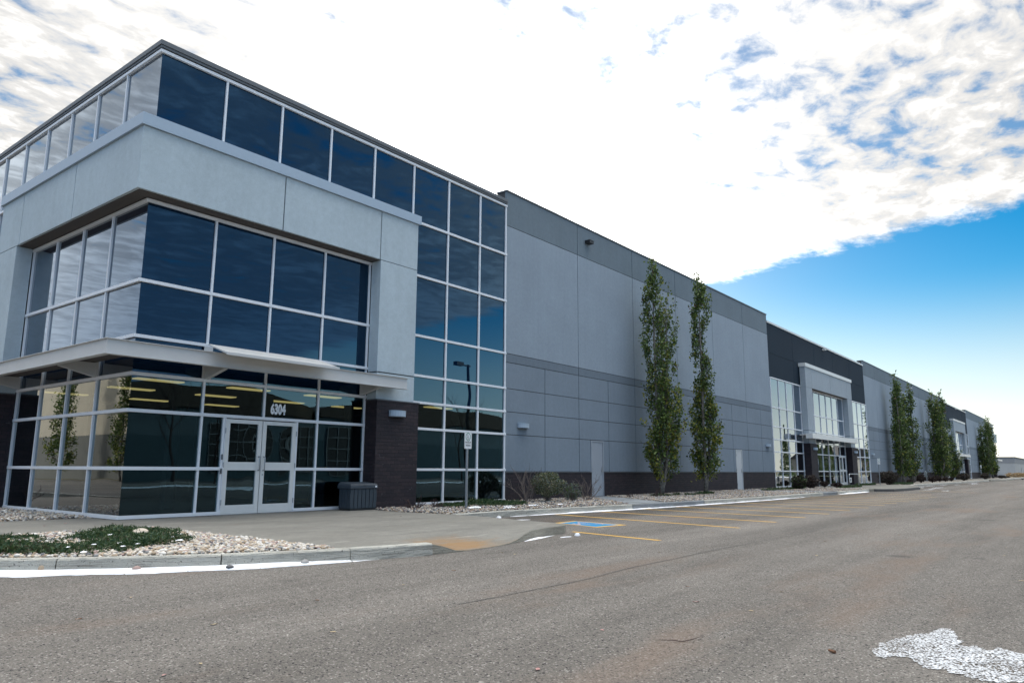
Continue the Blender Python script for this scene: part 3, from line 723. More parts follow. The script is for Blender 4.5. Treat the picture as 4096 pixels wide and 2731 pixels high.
poly_sheet('pavement', [(112,-.02),(130,-.02),(130,-3.5),(126,-6),(114,-6),(111,-4.5)], lambda x, y: 0, m_conc, 2, Z0-.01)
sweep('kerb', [(130,-4.2),(150,-4.6),(172,-4.8)], .17, Z0-.01, .005, m_kerb, seed=12, step=1)
sweep('kerb', [(140,-6.2),(150,-6.4),(200,-6.6)], .2, Z0-.01, .02, plain('dark_far_kerb', (.05,.05,.052), .9), seed=13, step=2)
# bed floors
def bed(poly, z, mat): m = MB(); m.add([(x,y,z) for x,y in poly], [list(range(len(poly)))]); o = m.build('planting_bed', mat); return struct(o)
bed1 = [(-5.12,-2.42),(-2.4,-2.52),(-1.2,-2.58),(-.58,-2.66),(-.58,-7.66),(-1.12,-7.42),(-1.9,-7.04),(-2.58,-6.6),(-3.3,-6.02),(-3.82,-5.5),(-4.48,-4.64),(-4.93,-3.62)]
for a_, b_ in (((-.56,-2.6),(6.0,-2.6)),((1.9,-.05),(1.9,-6.3)),((4.1,-.05),(4.1,-7.3)),((-.56,-5.1),(5.8,-5.1)),((-2.6,-2.4),(-2.6,1.2)),((4.25,-7.55),(2.9,-6.55)),((2.9,-6.55),(.4,-6.55))):
    m = MB(); m.strip([a_, tuple(Vector(a_).lerp(Vector(b_), .5)), b_], .009, lambda u, v: (u, v, ramp_z(u, v)+.0025)); struct(m.build('pavement_joint', m_joint))
bed(bed1, -.03, m_bedbase)
bed2 = [(-.02,1.10),(-.35,1.14),(-2.0,1.26),(-5.15,1.34),(-5.15,14),(-.02,14)]; bed(bed2, -.03, m_bedbase)
bed3 = [(6.32,-.03),(6.3,-.6),(5.98,-1.22),(5.92,-2.2),(6.04,-3.0),(6.14,-3.5),(8,-3.45),(10,-3.68),(13.6,-4.08),(18.2,-4.4),(24,-4.66),(30.5,-4.73),(41.0,-4.8),(42.1,-4.8),(42.5,-2.0),(44.5,-.03)]
bed(bed3, -.035, m_bedbase)
bed4 = [(60.1,-.03),(60.1,-3.2),(59,-3.9),(62,-3.6),(80,-4.0),(107,-4.4),(111,-4.4),(111.9,-.03)]; bed(bed4, -.02, m_farbed)
bed5 = [(130.1,-.03),(130.1,-3.5),(130,-4.0),(150,-4.4),(171,-4.6),(171,-.03)]; bed(bed5, -.02, m_farbed)
m = MB(); m.box((0.03,-.035,-.16),(6.29,.09,.003)); struct(m.build('floor_slab', m_kerb))

# ------------------------------------------------------------------ river stones (one stuff object per bed)
peb_m = [plain('stone_cream', (.50,.44,.36), .75, var=.2), plain('stone_tan', (.38,.29,.20), .75, var=.2), plain('stone_grey', (.30,.29,.28), .75, var=.2),
         plain('stone_pink', (.34,.24,.21), .75, var=.2), plain('stone_dark', (.10,.10,.105), .75, var=.2), plain('stone_pale', (.62,.59,.54), .75, var=.15)]
def ico(sub):
    bm = bmesh.new(); bmesh.ops.create_icosphere(bm, subdivisions=sub, radius=1.0)
    bm.verts.ensure_lookup_table(); v = np.array([x.co[:] for x in bm.verts]); f = np.array([[q.index for q in p.verts] for p in bm.faces]); bm.free(); return v, f
def inpoly(P, poly):
    x, y = P[:,0], P[:,1]; c = np.zeros(len(P), bool); n = len(poly)
    for i in range(n):
        x1, y1 = poly[i]; x2, y2 = poly[(i+1)%n]
        c ^= ((y1 > y) != (y2 > y)) & (x < (x2-x1)*(y-y1)/((y2-y1) or 1e-9)+x1)
    return c
def scatter(poly, n):
    a = np.array(poly); out = np.zeros((0,2)); tot = 0
    while len(out) < n:
        P = rng.uniform(a.min(0), a.max(0), (n*2, 2)); out = np.vstack([out, P[inpoly(P, poly)]])
    return out[:n]
def pebbles(name, poly, n, r0, r1, sub, z, label, probs, keep=None, xbias=None):
    P = scatter(poly, n)
    if keep is not None: P = P[keep(P)]
    n = len(P); v, f = ico(sub); r = rng.uniform(r0, r1, n)*rng.choice([.75,1,1,1.25], n)
    s = np.stack([r*rng.uniform(.9,1.35,n), r*rng.uniform(.75,1.05,n), r*rng.uniform(.5,.8,n)], 1)
    lump = 1 + .10*np.sin(v[None]*rng.uniform(1,3,(n,1,3)) + rng.uniform(0,6,(n,1,3))).sum(2, keepdims=True)/1.7
    V = v[None]*lump*s[:,None]; a = rng.uniform(0,6.28,n); t = rng.uniform(-.5,.5,n)
    ct, st = np.cos(t)[:,None], np.sin(t)[:,None]; X, Y, Zv = V[...,0], V[...,1], V[...,2]
    X, Zv = X*ct - Zv*st, X*st + Zv*ct
    ca, sa = np.cos(a)[:,None], np.sin(a)[:,None]
    zz = z + rng.uniform(-.012,.035,n)
    V = np.stack([X*ca-Y*sa + P[:,:1], X*sa+Y*ca + P[:,1:], Zv + zz[:,None]], 2)
    F = (f[None] + (np.arange(n)*len(v))[:,None,None]).reshape(-1,3)
    mi = np.repeat(rng.choice(6, n, p=probs), len(f))
    o = raw(name, V.reshape(-1,3), F, peb_m, mi, None, True); return stuff(o, label, 'river stones')
pr1 = [.30,.20,.20,.08,.04,.18]
pebbles('gravel', bed1, 19000, .0165, .029, 2, .0, 'rounded cream and tan river stones filling the curved bed at the kerb', pr1)
pebbles('gravel', bed2[:3]+[(-2.6,1.28),(-2.6,6),(-.02,6)], 5200, .019, .032, 1, .0, 'rounded river stones in the strip along the glazed end wall', pr1)
pebbles('gravel', bed3, 38000, .017, .030, 1, .0, 'pale river stones in the long bed between grey wall and kerb', [.19,.22,.28,.10,.13,.08],
        keep=lambda P: (rng.uniform(0,1,len(P)) < np.clip(1.25-(P[:,0]-6)/50, .5, 1)) & ~inpoly(P, [(17.8,0),(19.1,0),(17.3,-2.6),(15.9,-4.5),(13.5,-4.3),(15.5,-2.4)]) & ~inpoly(P, [(32.9,0),(34.2,0),(33.6,-2.6),(34.2,-5),(31.8,-5),(31.5,-3)]))
# a few bigger stones that can be told apart
def rock(label, loc, s, mi, seed):
    v, f = ico(3); r = np.random.default_rng(seed); k = r.uniform(1,2.4,(3,)); V = v*(1+.12*np.sin(v*k+r.uniform(0,6,3)).sum(1, keepdims=True))*np.array(s)
    o = raw('rock', V, f, [peb_m[mi]], None, None, True); o.location = loc; o.rotation_euler = (0,0,seed); return tag(o, label, 'rock')
rock('flat cream rock lying among the low juniper near the entrance', (-1.52,-4.11,.08), (.17,.13,.06), 0, 1)
rock('yellowish round stone resting in snow against the kerb', (-3.52,-6.03,-.10), (.05,.05,.045), 1, 2)
rock('reddish stone resting in snow against the kerb near the crack', (-2.78,-6.73,-.11), (.045,.04,.035), 3, 3)
rock('dark stone lying on the snow strip by the kerb', (-1.95,-7.36,-.115), (.05,.04,.025), 4, 4)
rock('small grey stone at the foot of the kerb by the corner', (-1.1,-7.66,-.12), (.05,.045,.035), 2, 5)
rock('small pale stone at the pavement edge beside the juniper', (-.72,-2.75,.03), (.06,.05,.035), 2, 6)

# ------------------------------------------------------------------ snow
def snow_strip(path, ws, label, zin=.035, seed=1, side=1, step=.07, zb=Z0, name='snow'):
    r = random.Random(seed); pts = []
    for a, b in zip(path[:-1], path[1:]):
        a, b = Vector(a), Vector(b); k = max(1, int((b-a).length/step)); pts += [a+(b-a)*j/k for j in range(k)]
    pts.append(Vector(path[-1])); rows = []; ph = [r.uniform(0,6) for _ in range(4)]; jit = 0
    for i, p in enumerate(pts):
        t = (pts[min(i+1,len(pts)-1)] - pts[max(i-1,0)]).normalized(); nrm = Vector((t.y,-t.x))*side
        u = i/(len(pts)-1); k = u*(len(ws)-1); w = ws[int(k)]+(ws[min(int(k)+1,len(ws)-1)]-ws[int(k)])*(k-int(k))
        jit = jit*.7 + r.uniform(-.03,.03)
        w = max(.004, w*(1+.16*math.sin(i*.13+ph[0])+.12*math.sin(i*.37+ph[1])) + jit*min(1,w*6))
        rows.append([(p.x-nrm.x*.015, p.y-nrm.y*.015, zb+zin*min(1,w*9)), (p.x+nrm.x*w*.6, p.y+nrm.y*w*.6, zb+zin*.6*min(1,w*9)), (p.x+nrm.x*w*.93, p.y+nrm.y*w*.93, zb+zin*.42*min(1,w*9)), (p.x+nrm.x*w, p.y+nrm.y*w, zb+.002)])
    mb = MB(); vs = [v for rw in rows for v in rw]
    mb.add(vs, [(i*4+k, i*4+k+1, (i+1)*4+k+1, (i+1)*4+k) for i in range(len(rows)-1) for k in range(3)])
    return stuff(mb.build(name, m_snow, smooth=True), label, 'snow')
def off(path, d): # shift a path towards the road side
    out = []
    P = [Vector(p) for p in path]
    for i, p in enumerate(P):
        t = (P[min(i+1,len(P)-1)]-P[max(i-1,0)]).normalized(); out.append((p.x+t.y*d, p.y-t.x*d))
    return out
snow_strip(off(K1[4:-2], .02), [.30,.28,.24,.22,.18,.15,.10,.04], 'white strip of snow along the foot of the curved kerb', .045, 2)
snow_strip([(-.5,-7.86),(-.1,-7.95)], [.05,.02,.0], 'thin end of snow at the foot of the broken kerb', .02, 3)
snow_strip(off([(8.2,-3.62),(10,-3.85),(13.55,-4.27),(18.2,-4.6),(24,-4.85),(28.6,-4.9)], .02), [.03,.085,.08,.065,.06,.07,.065,.03], 'long narrow strip of snow along the kerb in front of the grey wall', .04, 4)
snow_strip(off([(34.4,-4.95),(40.8,-4.98)], .02), [.03,.11,.12,.11,.03], 'strip of snow along the kerb before the charcoal entrance bay', .05, 5)
snow_strip([(3.2,-7.92),(3.7,-7.77),(4.5,-7.64)], [.02,.06,.06,.03,.0], 'snow at the foot of the pavement nose beside the ramp', .03, 6)
snow_strip([(-.57,-2.75),(-.57,-3.8)], [.02,.05,.04,.02], 'thin snow line where the bed meets the pavement by the juniper', .03, 7, 1, .07, 0.0)
snow_strip([(-.57,-4.5),(-.57,-7.2)], [.02,.06,.05,.055,.05,.03], 'thin snow line where river stones meet the pavement', .03, 8, 1, .07, 0.0)
def snow_blob(x, y, rx, ry, h, z, label, seed, rz=0.0):
    r = random.Random(seed); n = 20; mb = MB(); ph = [r.uniform(0,6) for _ in range(3)]
    ring = lambda s, hz: [(x+math.cos(rz)*math.cos(a)*rx*s*k-math.sin(rz)*math.sin(a)*ry*s*k, y+math.sin(rz)*math.cos(a)*rx*s*k+math.cos(rz)*math.sin(a)*ry*s*k, z+hz) for a, k in ((2*math.pi*i/n, 1+.22*math.sin(3*2*math.pi*i/n+ph[0])+.16*math.sin(5*2*math.pi*i/n+ph[1])+r.uniform(-.08,.08)) for i in range(n))]
    vs = ring(1,0)+ring(.86,h*.6)+ring(.5,h)+[(x,y,z+h*1.05)]
    fs = [(a*n+i, a*n+(i+1)%n, (a+1)*n+(i+1)%n, (a+1)*n+i) for a in range(2) for i in range(n)] + [(2*n+i, 2*n+(i+1)%n, 3*n) for i in range(n)]
    mb.add(vs, fs); return mb.build('snow_patch', m_snow, smooth=True)
def snow_thing(label, *a, **k):
    return tag(snow_blob(*a, label=label, seed=int(abs(a[0]*97+a[1]*31))+1, **k), label, 'snow patch')
for i, (x, y, a, b) in enumerate([(-1.98,-4.22,.17,.05),(-2.42,-5.53,.13,.06),(-2.62,-6.0,.07,.03),(-1.77,-5.32,.14,.05),(-1.54,-5.2,.10,.04),(-1.75,-5.75,.12,.05),(-3.2,-6.3,.09,.035),(-2.35,-5.83,.06,.03),(-3.1,-5.6,.06,.025),(-1.2,-3.4,.11,.06),(-1.45,-3.0,.09,.05),(-2.75,-5.5,.05,.03),(-1.3,-4.9,.10,.05)]):
    o = snow_blob(x, y, a*.6, b*.8, .008, .082, '', 40+i, .8); tag(o, 'small remnant of snow caught on the low juniper', 'snow patch', 'snow remnants on the near juniper')
snow_thing('small round lump of snow on the asphalt beside the pavement nose', 4.72, -8.0, .05, .04, .05, Z0+.0)
snow_thing('flat snow patch on the asphalt next to the pavement nose', 4.35, -7.98, .15, .03, .008, Z0, rz=-.15)
snow_thing('small lump of snow in the gutter where pavement meets the long kerb', 7.6, -3.78, .06, .05, .045, Z0)
snow_thing('faint icy patch in the corner between pavement and long kerb', 6.95, -4.35, .75, .10, .008, Z0, rz=-.4)
snow_thing('small snow patch at the base of the accessible parking sign', 8.2, -2.45, .25, .07, .04, .03)
for i, (x, y, a, b) in enumerate([(9.6,-2.5,.30,.08),(10.5,-2.7,.35,.09),(11.6,-2.9,.25,.07),(9.0,-3.0,.4,.07)]):
    o = snow_blob(x, y, a*.6, b*.6, .02, .025, '', 70+i, -.1); tag(o, 'small snow patch on the stones beyond the accessible parking sign', 'snow patch', 'snow patches on the long stone bed')
for i, (x, y, a, b) in enumerate([(54,-5.2,3.0,.35),(57.5,-6.1,2.2,.3),(60.2,-4.5,2.4,.25),(48,-8.0,1.0,.22),(64,-4.6,2,.2),(70,-4.7,2.4,.2),(74,-5.3,1.6,.2),(87,-5.2,5,.22),(80,-6,3,.2),(51,-6.6,2.5,.2)]):
    o = snow_blob(x, y, a*.9, b*.9, .008, Z0, '', 80+i, .02); o.data.materials[0] = m_thin; tag(o, 'thin patch of snow on the asphalt in front of the distant poplars', 'snow patch', 'thin snow patches far down the lot')
# crusty snow patch close to the camera, cut by the asphalt grain
patch = [(-1.53,-14.42),(-1.38,-14.375),(-1.25,-14.39),(-1.12,-14.37),(-1.0,-14.41),(-.86,-14.43),(-.73,-14.48),(-.6,-14.52),(-.51,-14.59),(-.36,-14.60),(-.24,-14.64),(-.23,-14.69),(-.43,-14.76),(-.6,-14.77),(-.65,-14.83),(-.78,-14.82),(-.83,-14.85),(-.77,-14.91),(-.88,-14.99),(-.72,-15.05),(-.80,-15.14),(-.84,-15.30),(-1.1,-15.42),(-1.55,-15.36),(-1.69,-15.2),(-1.78,-15.05),(-1.68,-14.94),(-1.70,-14.88),(-1.62,-14.84),(-1.67,-14.74),(-1.56,-14.69),(-1.45,-14.62),(-1.43,-14.54),(-1.56,-14.49)]
rj = random.Random(5); dense = []
for a_, b_ in zip(patch, patch[1:]+patch[:1]):
    k_ = max(1, int(math.dist(a_, b_)/.022))
    dense += [(a_[0]+(b_[0]-a_[0])*q/k_+rj.gauss(0,.013), a_[1]+(b_[1]-a_[1])*q/k_+rj.gauss(0,.007)) for q in range(k_)]
patch = dense
mp_, ntp, outp = newmat('crusty_snow')
o_ = coords(ntp); b_ = bsdf(ntp, outp, mixc(ntp, noise(ntp, o_, 5, 4), (.50,.52,.54), (.70,.71,.73)), .55, spec=.35, normal=bump(ntp, noise(ntp, o_, 90, 3), .5, .006))
vv = N(ntp, 'ShaderNodeTexVoronoi', {'Vector': coords(ntp, (1.35,1,1), rot=(0,0,R(38))), 'Scale': 58.0}); nn = noise(ntp, o_, 3.5, 4, .7); rg = noise(ntp, coords(ntp, loc=(5,5,0)), 26, 4, .8)
th = M(ntp, 'ADD', M(ntp, 'MULTIPLY', vv.outputs['Distance'], .55), M(ntp, 'ADD', M(ntp, 'MULTIPLY', nn, .42), M(ntp, 'MULTIPLY', rg, .55)))
mx_ = N(ntp, 'ShaderNodeMixShader', {0: ramp(ntp, th, .755, .78), 1: b_.outputs[0], 2: N(ntp, 'ShaderNodeBsdfTransparent').outputs[0]}); ntp.links.new(mx_.outputs[0], outp.inputs[0])
o = poly_sheet('snow_patch', patch, lambda x, y: Z0+.006, mp_, .05, None, None); tag(o, 'crusty white snow patch on the open asphalt, pitted by the grain', 'snow patch')

# ------------------------------------------------------------------ markings on the asphalt
XB = [8.61,10.95,13.22,15.4,17.75,20.1,22.5,24.6,26.9,29.2,31.5,33.8]
XT = [9.83,11.85,14.0,16.1,18.4,20.7,23.0,25.1,27.35,29.6,31.9,34.2]
for i, (a, b) in enumerate(zip(XB, XT)):
    m = MB(); yt = -3.95 - min(.9, .12*i*1.4); n = 14
    m.strip([(a+(b-a)*k/n+random.uniform(-.006,.006), -9.58+(yt+9.58)*k/n) for k in range(n+1)], [.125+random.uniform(-.012,.012) for k in range(n+1)], lambda u, v: (u, v, Z0+.0042))
    struct(m.build('parking_line', m_yel))
m = MB(); m.strip([(4.90,-9.6),(5.15,-8.5),(5.40,-7.45)], .11, lambda u, v: (u, v, Z0+.0042)); struct(m.build('parking_line', m_yel))
m = MB(); m.strip([(37.3,-8.8),(37.1,-6.2)], .16, lambda u, v: (u, v, Z0+.0042)); struct(m.build('parking_line', m_yel))
m = MB(); m.strip([(45.6,-9.4),(45.9,-6.8)], .16, lambda u, v: (u, v, Z0+.0042)); struct(m.build('parking_line', m_yel))
def isa(mb, T, lw=.085):
    mb.strip([(.36+.085*math.cos(a), .90+.085*math.sin(a)) for a in [2*math.pi*k/16 for k in range(17)]], .075, T)
    mb.strip([(.36,.78),(.40,.42),(.68,.42),(.80,.14),(.93,.19)], lw, T)
    mb.strip([(.39,.64),(.63,.62)], lw*.85, lambda u, v: T(u, v-.0))
    mb.strip([(.47+.33*math.cos(a), .27+.29*math.sin(a)) for a in [R(128+k*13) for k in range(18)]], lw, T)
t = thing('parking_symbol', 'blue accessible parking square with yellow border painted on the asphalt', 'road marking', (7.38,-6.55,Z0))
Q = [Vector((7.14,-5.80)),Vector((7.99,-5.78)),Vector((7.72,-7.36)),Vector((6.66,-7.23))]
def bil(u, v):
    a = Q[0]*(1-u)+Q[1]*u; b = Q[3]*(1-u)+Q[2]*u; p = a*(1-v)+b*v; return (p.x-7.38, p.y+6.55)
m = MB()
for a, b, c, d in ((0,0,1,.085),(0,.915,1,1),(0,.085,.085,.915),(.915,.085,1,.915)):
    m.quad(*[(*bil(u, v), .0042) for u, v in ((a,b),(c,b),(c,d),(a,d))])
m.build('border', m_yel, t)
m = MB(); m.quad(*[(*bil(u, v), .0042) for u, v in ((.085,.085),(.915,.085),(.915,.915),(.085,.915))]); m.build('pad', m_blue, t)
m = MB(); isa(m, lambda u, v: (*bil(.16+.68*(1-v), .14+.72*u), .0065), .05); m.build('wheelchair_symbol', m_pink, t)
# paving seam and finer cracks
m_crack = plain('bitumen_seam', (.075,.071,.066), .8)
def crack(path, w, seed):
    r = random.Random(seed); P = []
    for a, b in zip(path[:-1], path[1:]):
        a, b = Vector(a), Vector(b); k = max(2, int((b-a).length/.12)); P += [a+(b-a)*j/k for j in range(k)]
    y = 0; out = []; ws = []
    for p in P:
        y = y*.9 + r.uniform(-.012,.012); out.append((p.x, p.y+y)); ws.append(max(.003, w*(.6+.8*r.random())))
    m = MB(); m.strip(out, ws, lambda u, v: (u, v, Z0+.0038)); struct(m.build('asphalt_seam', m_crack))
crack([(-1.9,-11.02),(-1.34,-11.06),(-.2,-11.08),(1.66,-10.99),(3.5,-10.97),(5.75,-10.99),(8.9,-11.0),(12.65,-10.8),(18,-11.1),(60,-11.3)], .016, 1)
crack([(10.4,-6.6),(11.2,-6.9),(12.1,-6.8),(12.9,-7.1)], .012, 2)
crack([(-.4,-9.3),(.6,-9.0),(1.5,-9.1)], .006, 3)

# ------------------------------------------------------------------ fallen leaves, stick
lf = [plain('leaf_pale_tan', (.42,.33,.20), .7), plain('leaf_brown', (.15,.07,.035), .7), plain('leaf_pinkish', (.40,.22,.20), .7)]
def leaf_mesh(s, mat, seed):
    r = random.Random(seed); m = MB(); n = 8
    top = [(s*(-1+2*k/n), s*.55*math.sin(math.pi*k/n)**.8, s*.16*abs(math.sin(3*k/n+seed))+.004) for k in range(n+1)]
    bot = [(x, -y*.9, z*1.1+s*.05) for x, y, z in top]; mid = [(x, 0, .003+s*.02) for x, y, z in top]
    for A, Bb in ((top, mid), (mid, bot)):
        for k in range(n): m.quad(A[k], A[k+1], Bb[k+1], Bb[k])
    return m.build('fallen_leaf', mat, recalc=False)
LP = [(-1.44,-9.83,0),(-.29,-9.49,1),(1.59,-8.72,0),(2.82,-8.76,2),(1.55,-8.99,0),(-.4,-12.65,2),(-2.01,-12.61,2),(-3.23,-12.89,2),(.7,-13.08,0),(-.5,-13.21,0),(3.17,-10.46,0),(7.65,-10.82,0),(8.19,-9.41,1),(6.69,-11.86,1),(6.13,-14.52,0),(7.54,-14.44,0),(7.07,-9.64,0),(3.25,-14.92,0),(-3.62,-8.44,0),(-3.78,-10.16,0),(-3.36,-11.09,0),(-4.46,-11.18,0),(-4.73,-11.26,2),(-4.36,-9.14,1),(.4,-12.2,1),(4.3,-12.4,0),(11.5,-9.9,1),(9.0,-12.6,1),(-2.6,-9.9,1),(-4.9,-7.9,1)]
protos = []
for i, (x, y, k) in enumerate(LP):
    if i < 6: o = leaf_mesh(.021+.004*(i%3), lf[k], i); protos.append(o)
    else:
        c = [p for p in protos if p.data.materials[0] is lf[k]]; o = c[i % len(c)].copy(); COL.objects.link(o)
    o.location = (x, y, Z0+.002); o.rotation_euler = (0,0,i*2.3)
    tag(o, ('small pale tan fallen leaf lying on the asphalt','small brown fallen leaf lying on the asphalt','small pinkish fallen leaf lying on the asphalt')[k], 'leaf', 'fallen leaves scattered on the asphalt')
for i, (x, y) in enumerate([(4.67,-3.32),(-2.0,.1),(-1.1,-.3),(-.5,-.9),(.7,-1.9),(1.6,-.25),(2.1,-.3),(4.8,-.4),(-1.6,-.7)]):
    c = protos[(i*2+1) % 6].copy(); COL.objects.link(c); c.location = (x, y, .004); c.rotation_euler = (0,0,i*1.7)
    tag(c, 'small dry fallen leaf lying on the concrete pavement', 'leaf', 'fallen leaves on the concrete pavement')
m = MB(); m.tube([(-2.04,-13.10,Z0+.008),(-2.0,-13.2,Z0+.012),(-1.98,-13.26,Z0+.008),(-1.89,-13.29,Z0+.012),(-1.80,-13.32,Z0+.02)], [.002,.0035,.003,.0035,.0015], 5); tag(m.build('stick', m_twigd), 'thin dark stick lying on the open asphalt', 'stick')
m = MB(); m.tube([(-1.62,-14.2,Z0+.012),(-1.60,-14.155,Z0+.014)], [.012,.010], 6); tag(m.build('pine_cone', lf[1]), 'small brown cone lying near the crusty snow patch', 'cone')

# ------------------------------------------------------------------ storage bin by the door
t = thing('storage_bin', 'dark blue-grey ribbed plastic storage bin standing beside the brick pier', 'storage bin', (5.76,-.53,0))
m_bin = plain('bin_plastic', (.035,.048,.062), .5, 0, .4, .12); m_bin2 = plain('bin_lid_plastic', (.042,.056,.072), .45, 0, .45, .15)
w, d, h = .43, .235, .545
m = MB(); m.box((-w+.02,-d+.02,.0),(w-.02,d-.02,.05)); m.build('plinth', m_black, t)
prof = lambda z: 1-.035*((z-.05)/(h-.05))*(1-((z-.05)/(h-.05)))*2 - .0*z
m = MB(); m.box((-w+.012,-d+.012,.05),(w-.012,d-.012,h)); b = m.build('body', m_black, t)
n = 7
for sx in range(n):
    a = -w+sx*(2*w)/n+.006; c = a+2*w/n-.014; bow = .02*(sx-(n-1)/2)/3
    q = MB(); P = []
    for k in range(7):
        z = .055+(h-.06)*k/6; o2 = bow*math.sin(math.pi*k/6); P.append([(a+o2,-d-.004,z),(c+o2,-d-.004,z),(c+o2,-d+.03,z),(a+o2,-d+.03,z)])
    vs = [p for r_ in P for p in r_]; fs = [(i*4+k, i*4+(k+1)%4, (i+1)*4+(k+1)%4, (i+1)*4+k) for i in range(6) for k in range(4)]+[(3,2,1,0),(24,25,26,27)]
    q.add(vs, fs); q.build('rib', m_bin, b, bevel=.003)
for sy in range(4):
    a = -d+.01+sy*(2*d-.02)/4
    q = MB(); q.box((-w-.004,a,.055),(-w+.03,a+(2*d-.02)/4-.012,h-.004)); q.build('rib', m_bin, b, bevel=.003)
m = MB(); m.box((-w-.03,-d-.03,h+.002),(w+.03,d+.03,h+.085)); l = m.build('lid_rim', m_bin2, t, bevel=.012)
m = MB(); lw, ld = w+.028, d+.028
m.add([(-lw,-ld,h+.087),(lw,-ld,h+.087),(lw,ld,h+.087),(-lw,ld,h+.087),(-lw+.03,-ld+.05,h+.125),(lw-.03,-ld+.05,h+.125),(lw-.05,ld-.02,h+.165),(-lw+.05,ld-.02,h+.165)], [(0,3,2,1),(4,5,6,7),(0,1,5,4),(1,2,6,5),(2,3,7,6),(3,0,4,7)])
m.build('lid', m_bin2, t, bevel=.012)
m = MB(); m.box((-.05,-d-.034,h+.07),(.05,-d-.0305,h+.083)); m.build('latch', m_black, t)
m = MB(); m.box((w-.075,-d-.0335,h+.03),(w-.015,-d-.0308,h+.072)); m.build('sticker', m_digits, t)

# ------------------------------------------------------------------ signs
m_signw = plain('sign_white', (.72,.74,.75), .4, var=.03); m_signg = plain('sign_green', (.015,.20,.13), .4, var=.02); m_signk = plain('sign_black', (.02,.02,.022), .5, var=.02)
def sign_post(label, loc, rz=0.0, detail=True, h=2.06, group=None):
    t = thing('parking_sign', label, 'sign', loc, rz)
    p = MB(); s = .028
    p.extr([(-s,.02),(-s*.8,-.012),(s*.8,-.012),(s,.02),(s+.012,.02),(s+.012,.024),(s*.7,.024),(s*.55,-.004),(-s*.55,-.004),(-s*.7,.024),(-s-.012,.024),(-s-.012,.02)], -.1, h-.04, 'z')
    po = p.build('post', m_steel, t)
    if detail:
        for k in range(58):
            z = .06+k*.0255
            if z < h-.50: q = None
        q = MB()
        for k in range(60):
            z = .05+k*.0258
            if z < h-.5: q.box((-.006,-.0128,z),(.006,-.0121,z+.011))
        q.build('punched_holes', m_black, po)
    m = MB(); hw, hh, r = .152, .228, .03; zc = h-hh
    def rr(hw, hh, r): return [(sx*(hw-r)+r*math.cos(a), zc+sy*(hh-r)+r*math.sin(a)) for sx, sy, a0 in ((1,1,0),(-1,1,90),(-1,-1,180),(1,-1,270)) for a in [R(a0+k*22.5) for k in range(5)]]
    m.extr(rr(hw,hh,r), -.020, -.0165, 'y'); pl = m.build('plate', m_signw, t)
    if detail:
        q = MB(); P = rr(hw-.008,hh-.008,r-.006); P.append(P[0]); q.strip(P, .004, lambda u, v: (u, -.0215, v)); q.build('sign_border', m_signk, pl)
        q = MB(); q.strip([(.092*math.cos(2*math.pi*k/40), zc+.098+.102*math.sin(2*math.pi*k/40)) for k in range(41)], .019, lambda u, v: (u, -.0215, v)); q.build('green_ring', m_signg, pl)
        q = MB(); isa(q, lambda u, v: (-.06+u*.115, -.0215, zc+.04+v*.12), .10); q.build('wheelchair_symbol', m_signk, pl)
        for wd, z in (('HANDICAP', -.075), ('PARKING', -.155)):
            text_obj('sign_lettering', wd, .072, m_signk, pl, lambda u, v, z=z: (u, -.0218, zc+z+v), .66, .0012, 'CENTER')
        for z in (zc+hh-.02, zc-hh+.02):
            q = MB(); q.tube([(0,-.0205,z),(0,-.026,z)], .007, 8); q.build('bolt', m_steel, pl)
    return t
s1 = sign_post('white accessible parking sign with green ring on a galvanised post by the curtain wall', (8.18,-2.17,0))
dup(s1, 'white parking sign on a thin post in front of the charcoal entrance bay doors', (42.17,-2.5,0), R(38))
dup(s1, 'white parking sign on a thin post beside the big dark rounded bush', (56.81,-2.3,0), R(-25))
dup(s1, 'small distant white parking sign far down the lot in front of the last grey wall', (123.97,-2.2,0), R(-20))

# ------------------------------------------------------------------ rail, meter
t = thing('bike_rack', 'galvanised hoop rail with a small plate in front of the charcoal entrance', 'bike rack', (47.2,-2.4,0))
m = MB(); m.tube([(0,0,-.1),(0,0,.74),(.06,0,.83),(.14,0,.86),(2.3,0,.86),(2.42,0,.83),(2.48,0,.74),(2.48,0,-.1)], .032, 10); m.build('rail', m_steel, t, smooth=True)
m = MB(); m.box((-.12,-.05,.30),(.42,-.034,.62)); q = m.build('plate', m_signw, t)
m = MB(); m.box((.0,-.053,.36),(.30,-.0505,.56)); m.build('plate_panel', m_capdark, q)
t = thing('gas_meter', 'grey gas meter and pipes against the wall beyond the paired poplars', 'gas meter', (88.2,-.5,0))
m = MB(); m.box((-.35,-.16,.45),(.05,.1,1.05)); m.build('meter_body', plain('meter_grey', (.22,.25,.25), .5), t, bevel=.04)
m = MB(); m.tube([(.35,0,-.1),(.35,0,.9),(.1,0,1.1),(-.15,0,1.1),(-.15,0,1.04)], .05, 8); m.tube([(-.5,.1,-.1),(-.5,.1,.8),(-.36,.0,.8)], .05, 8); m.build('pipe', m_steel, t)
m = MB(); m.tube([(-.15,-.2,.75),(-.15,-.28,.75)], .13, 12); m.build('dial', m_black, t)

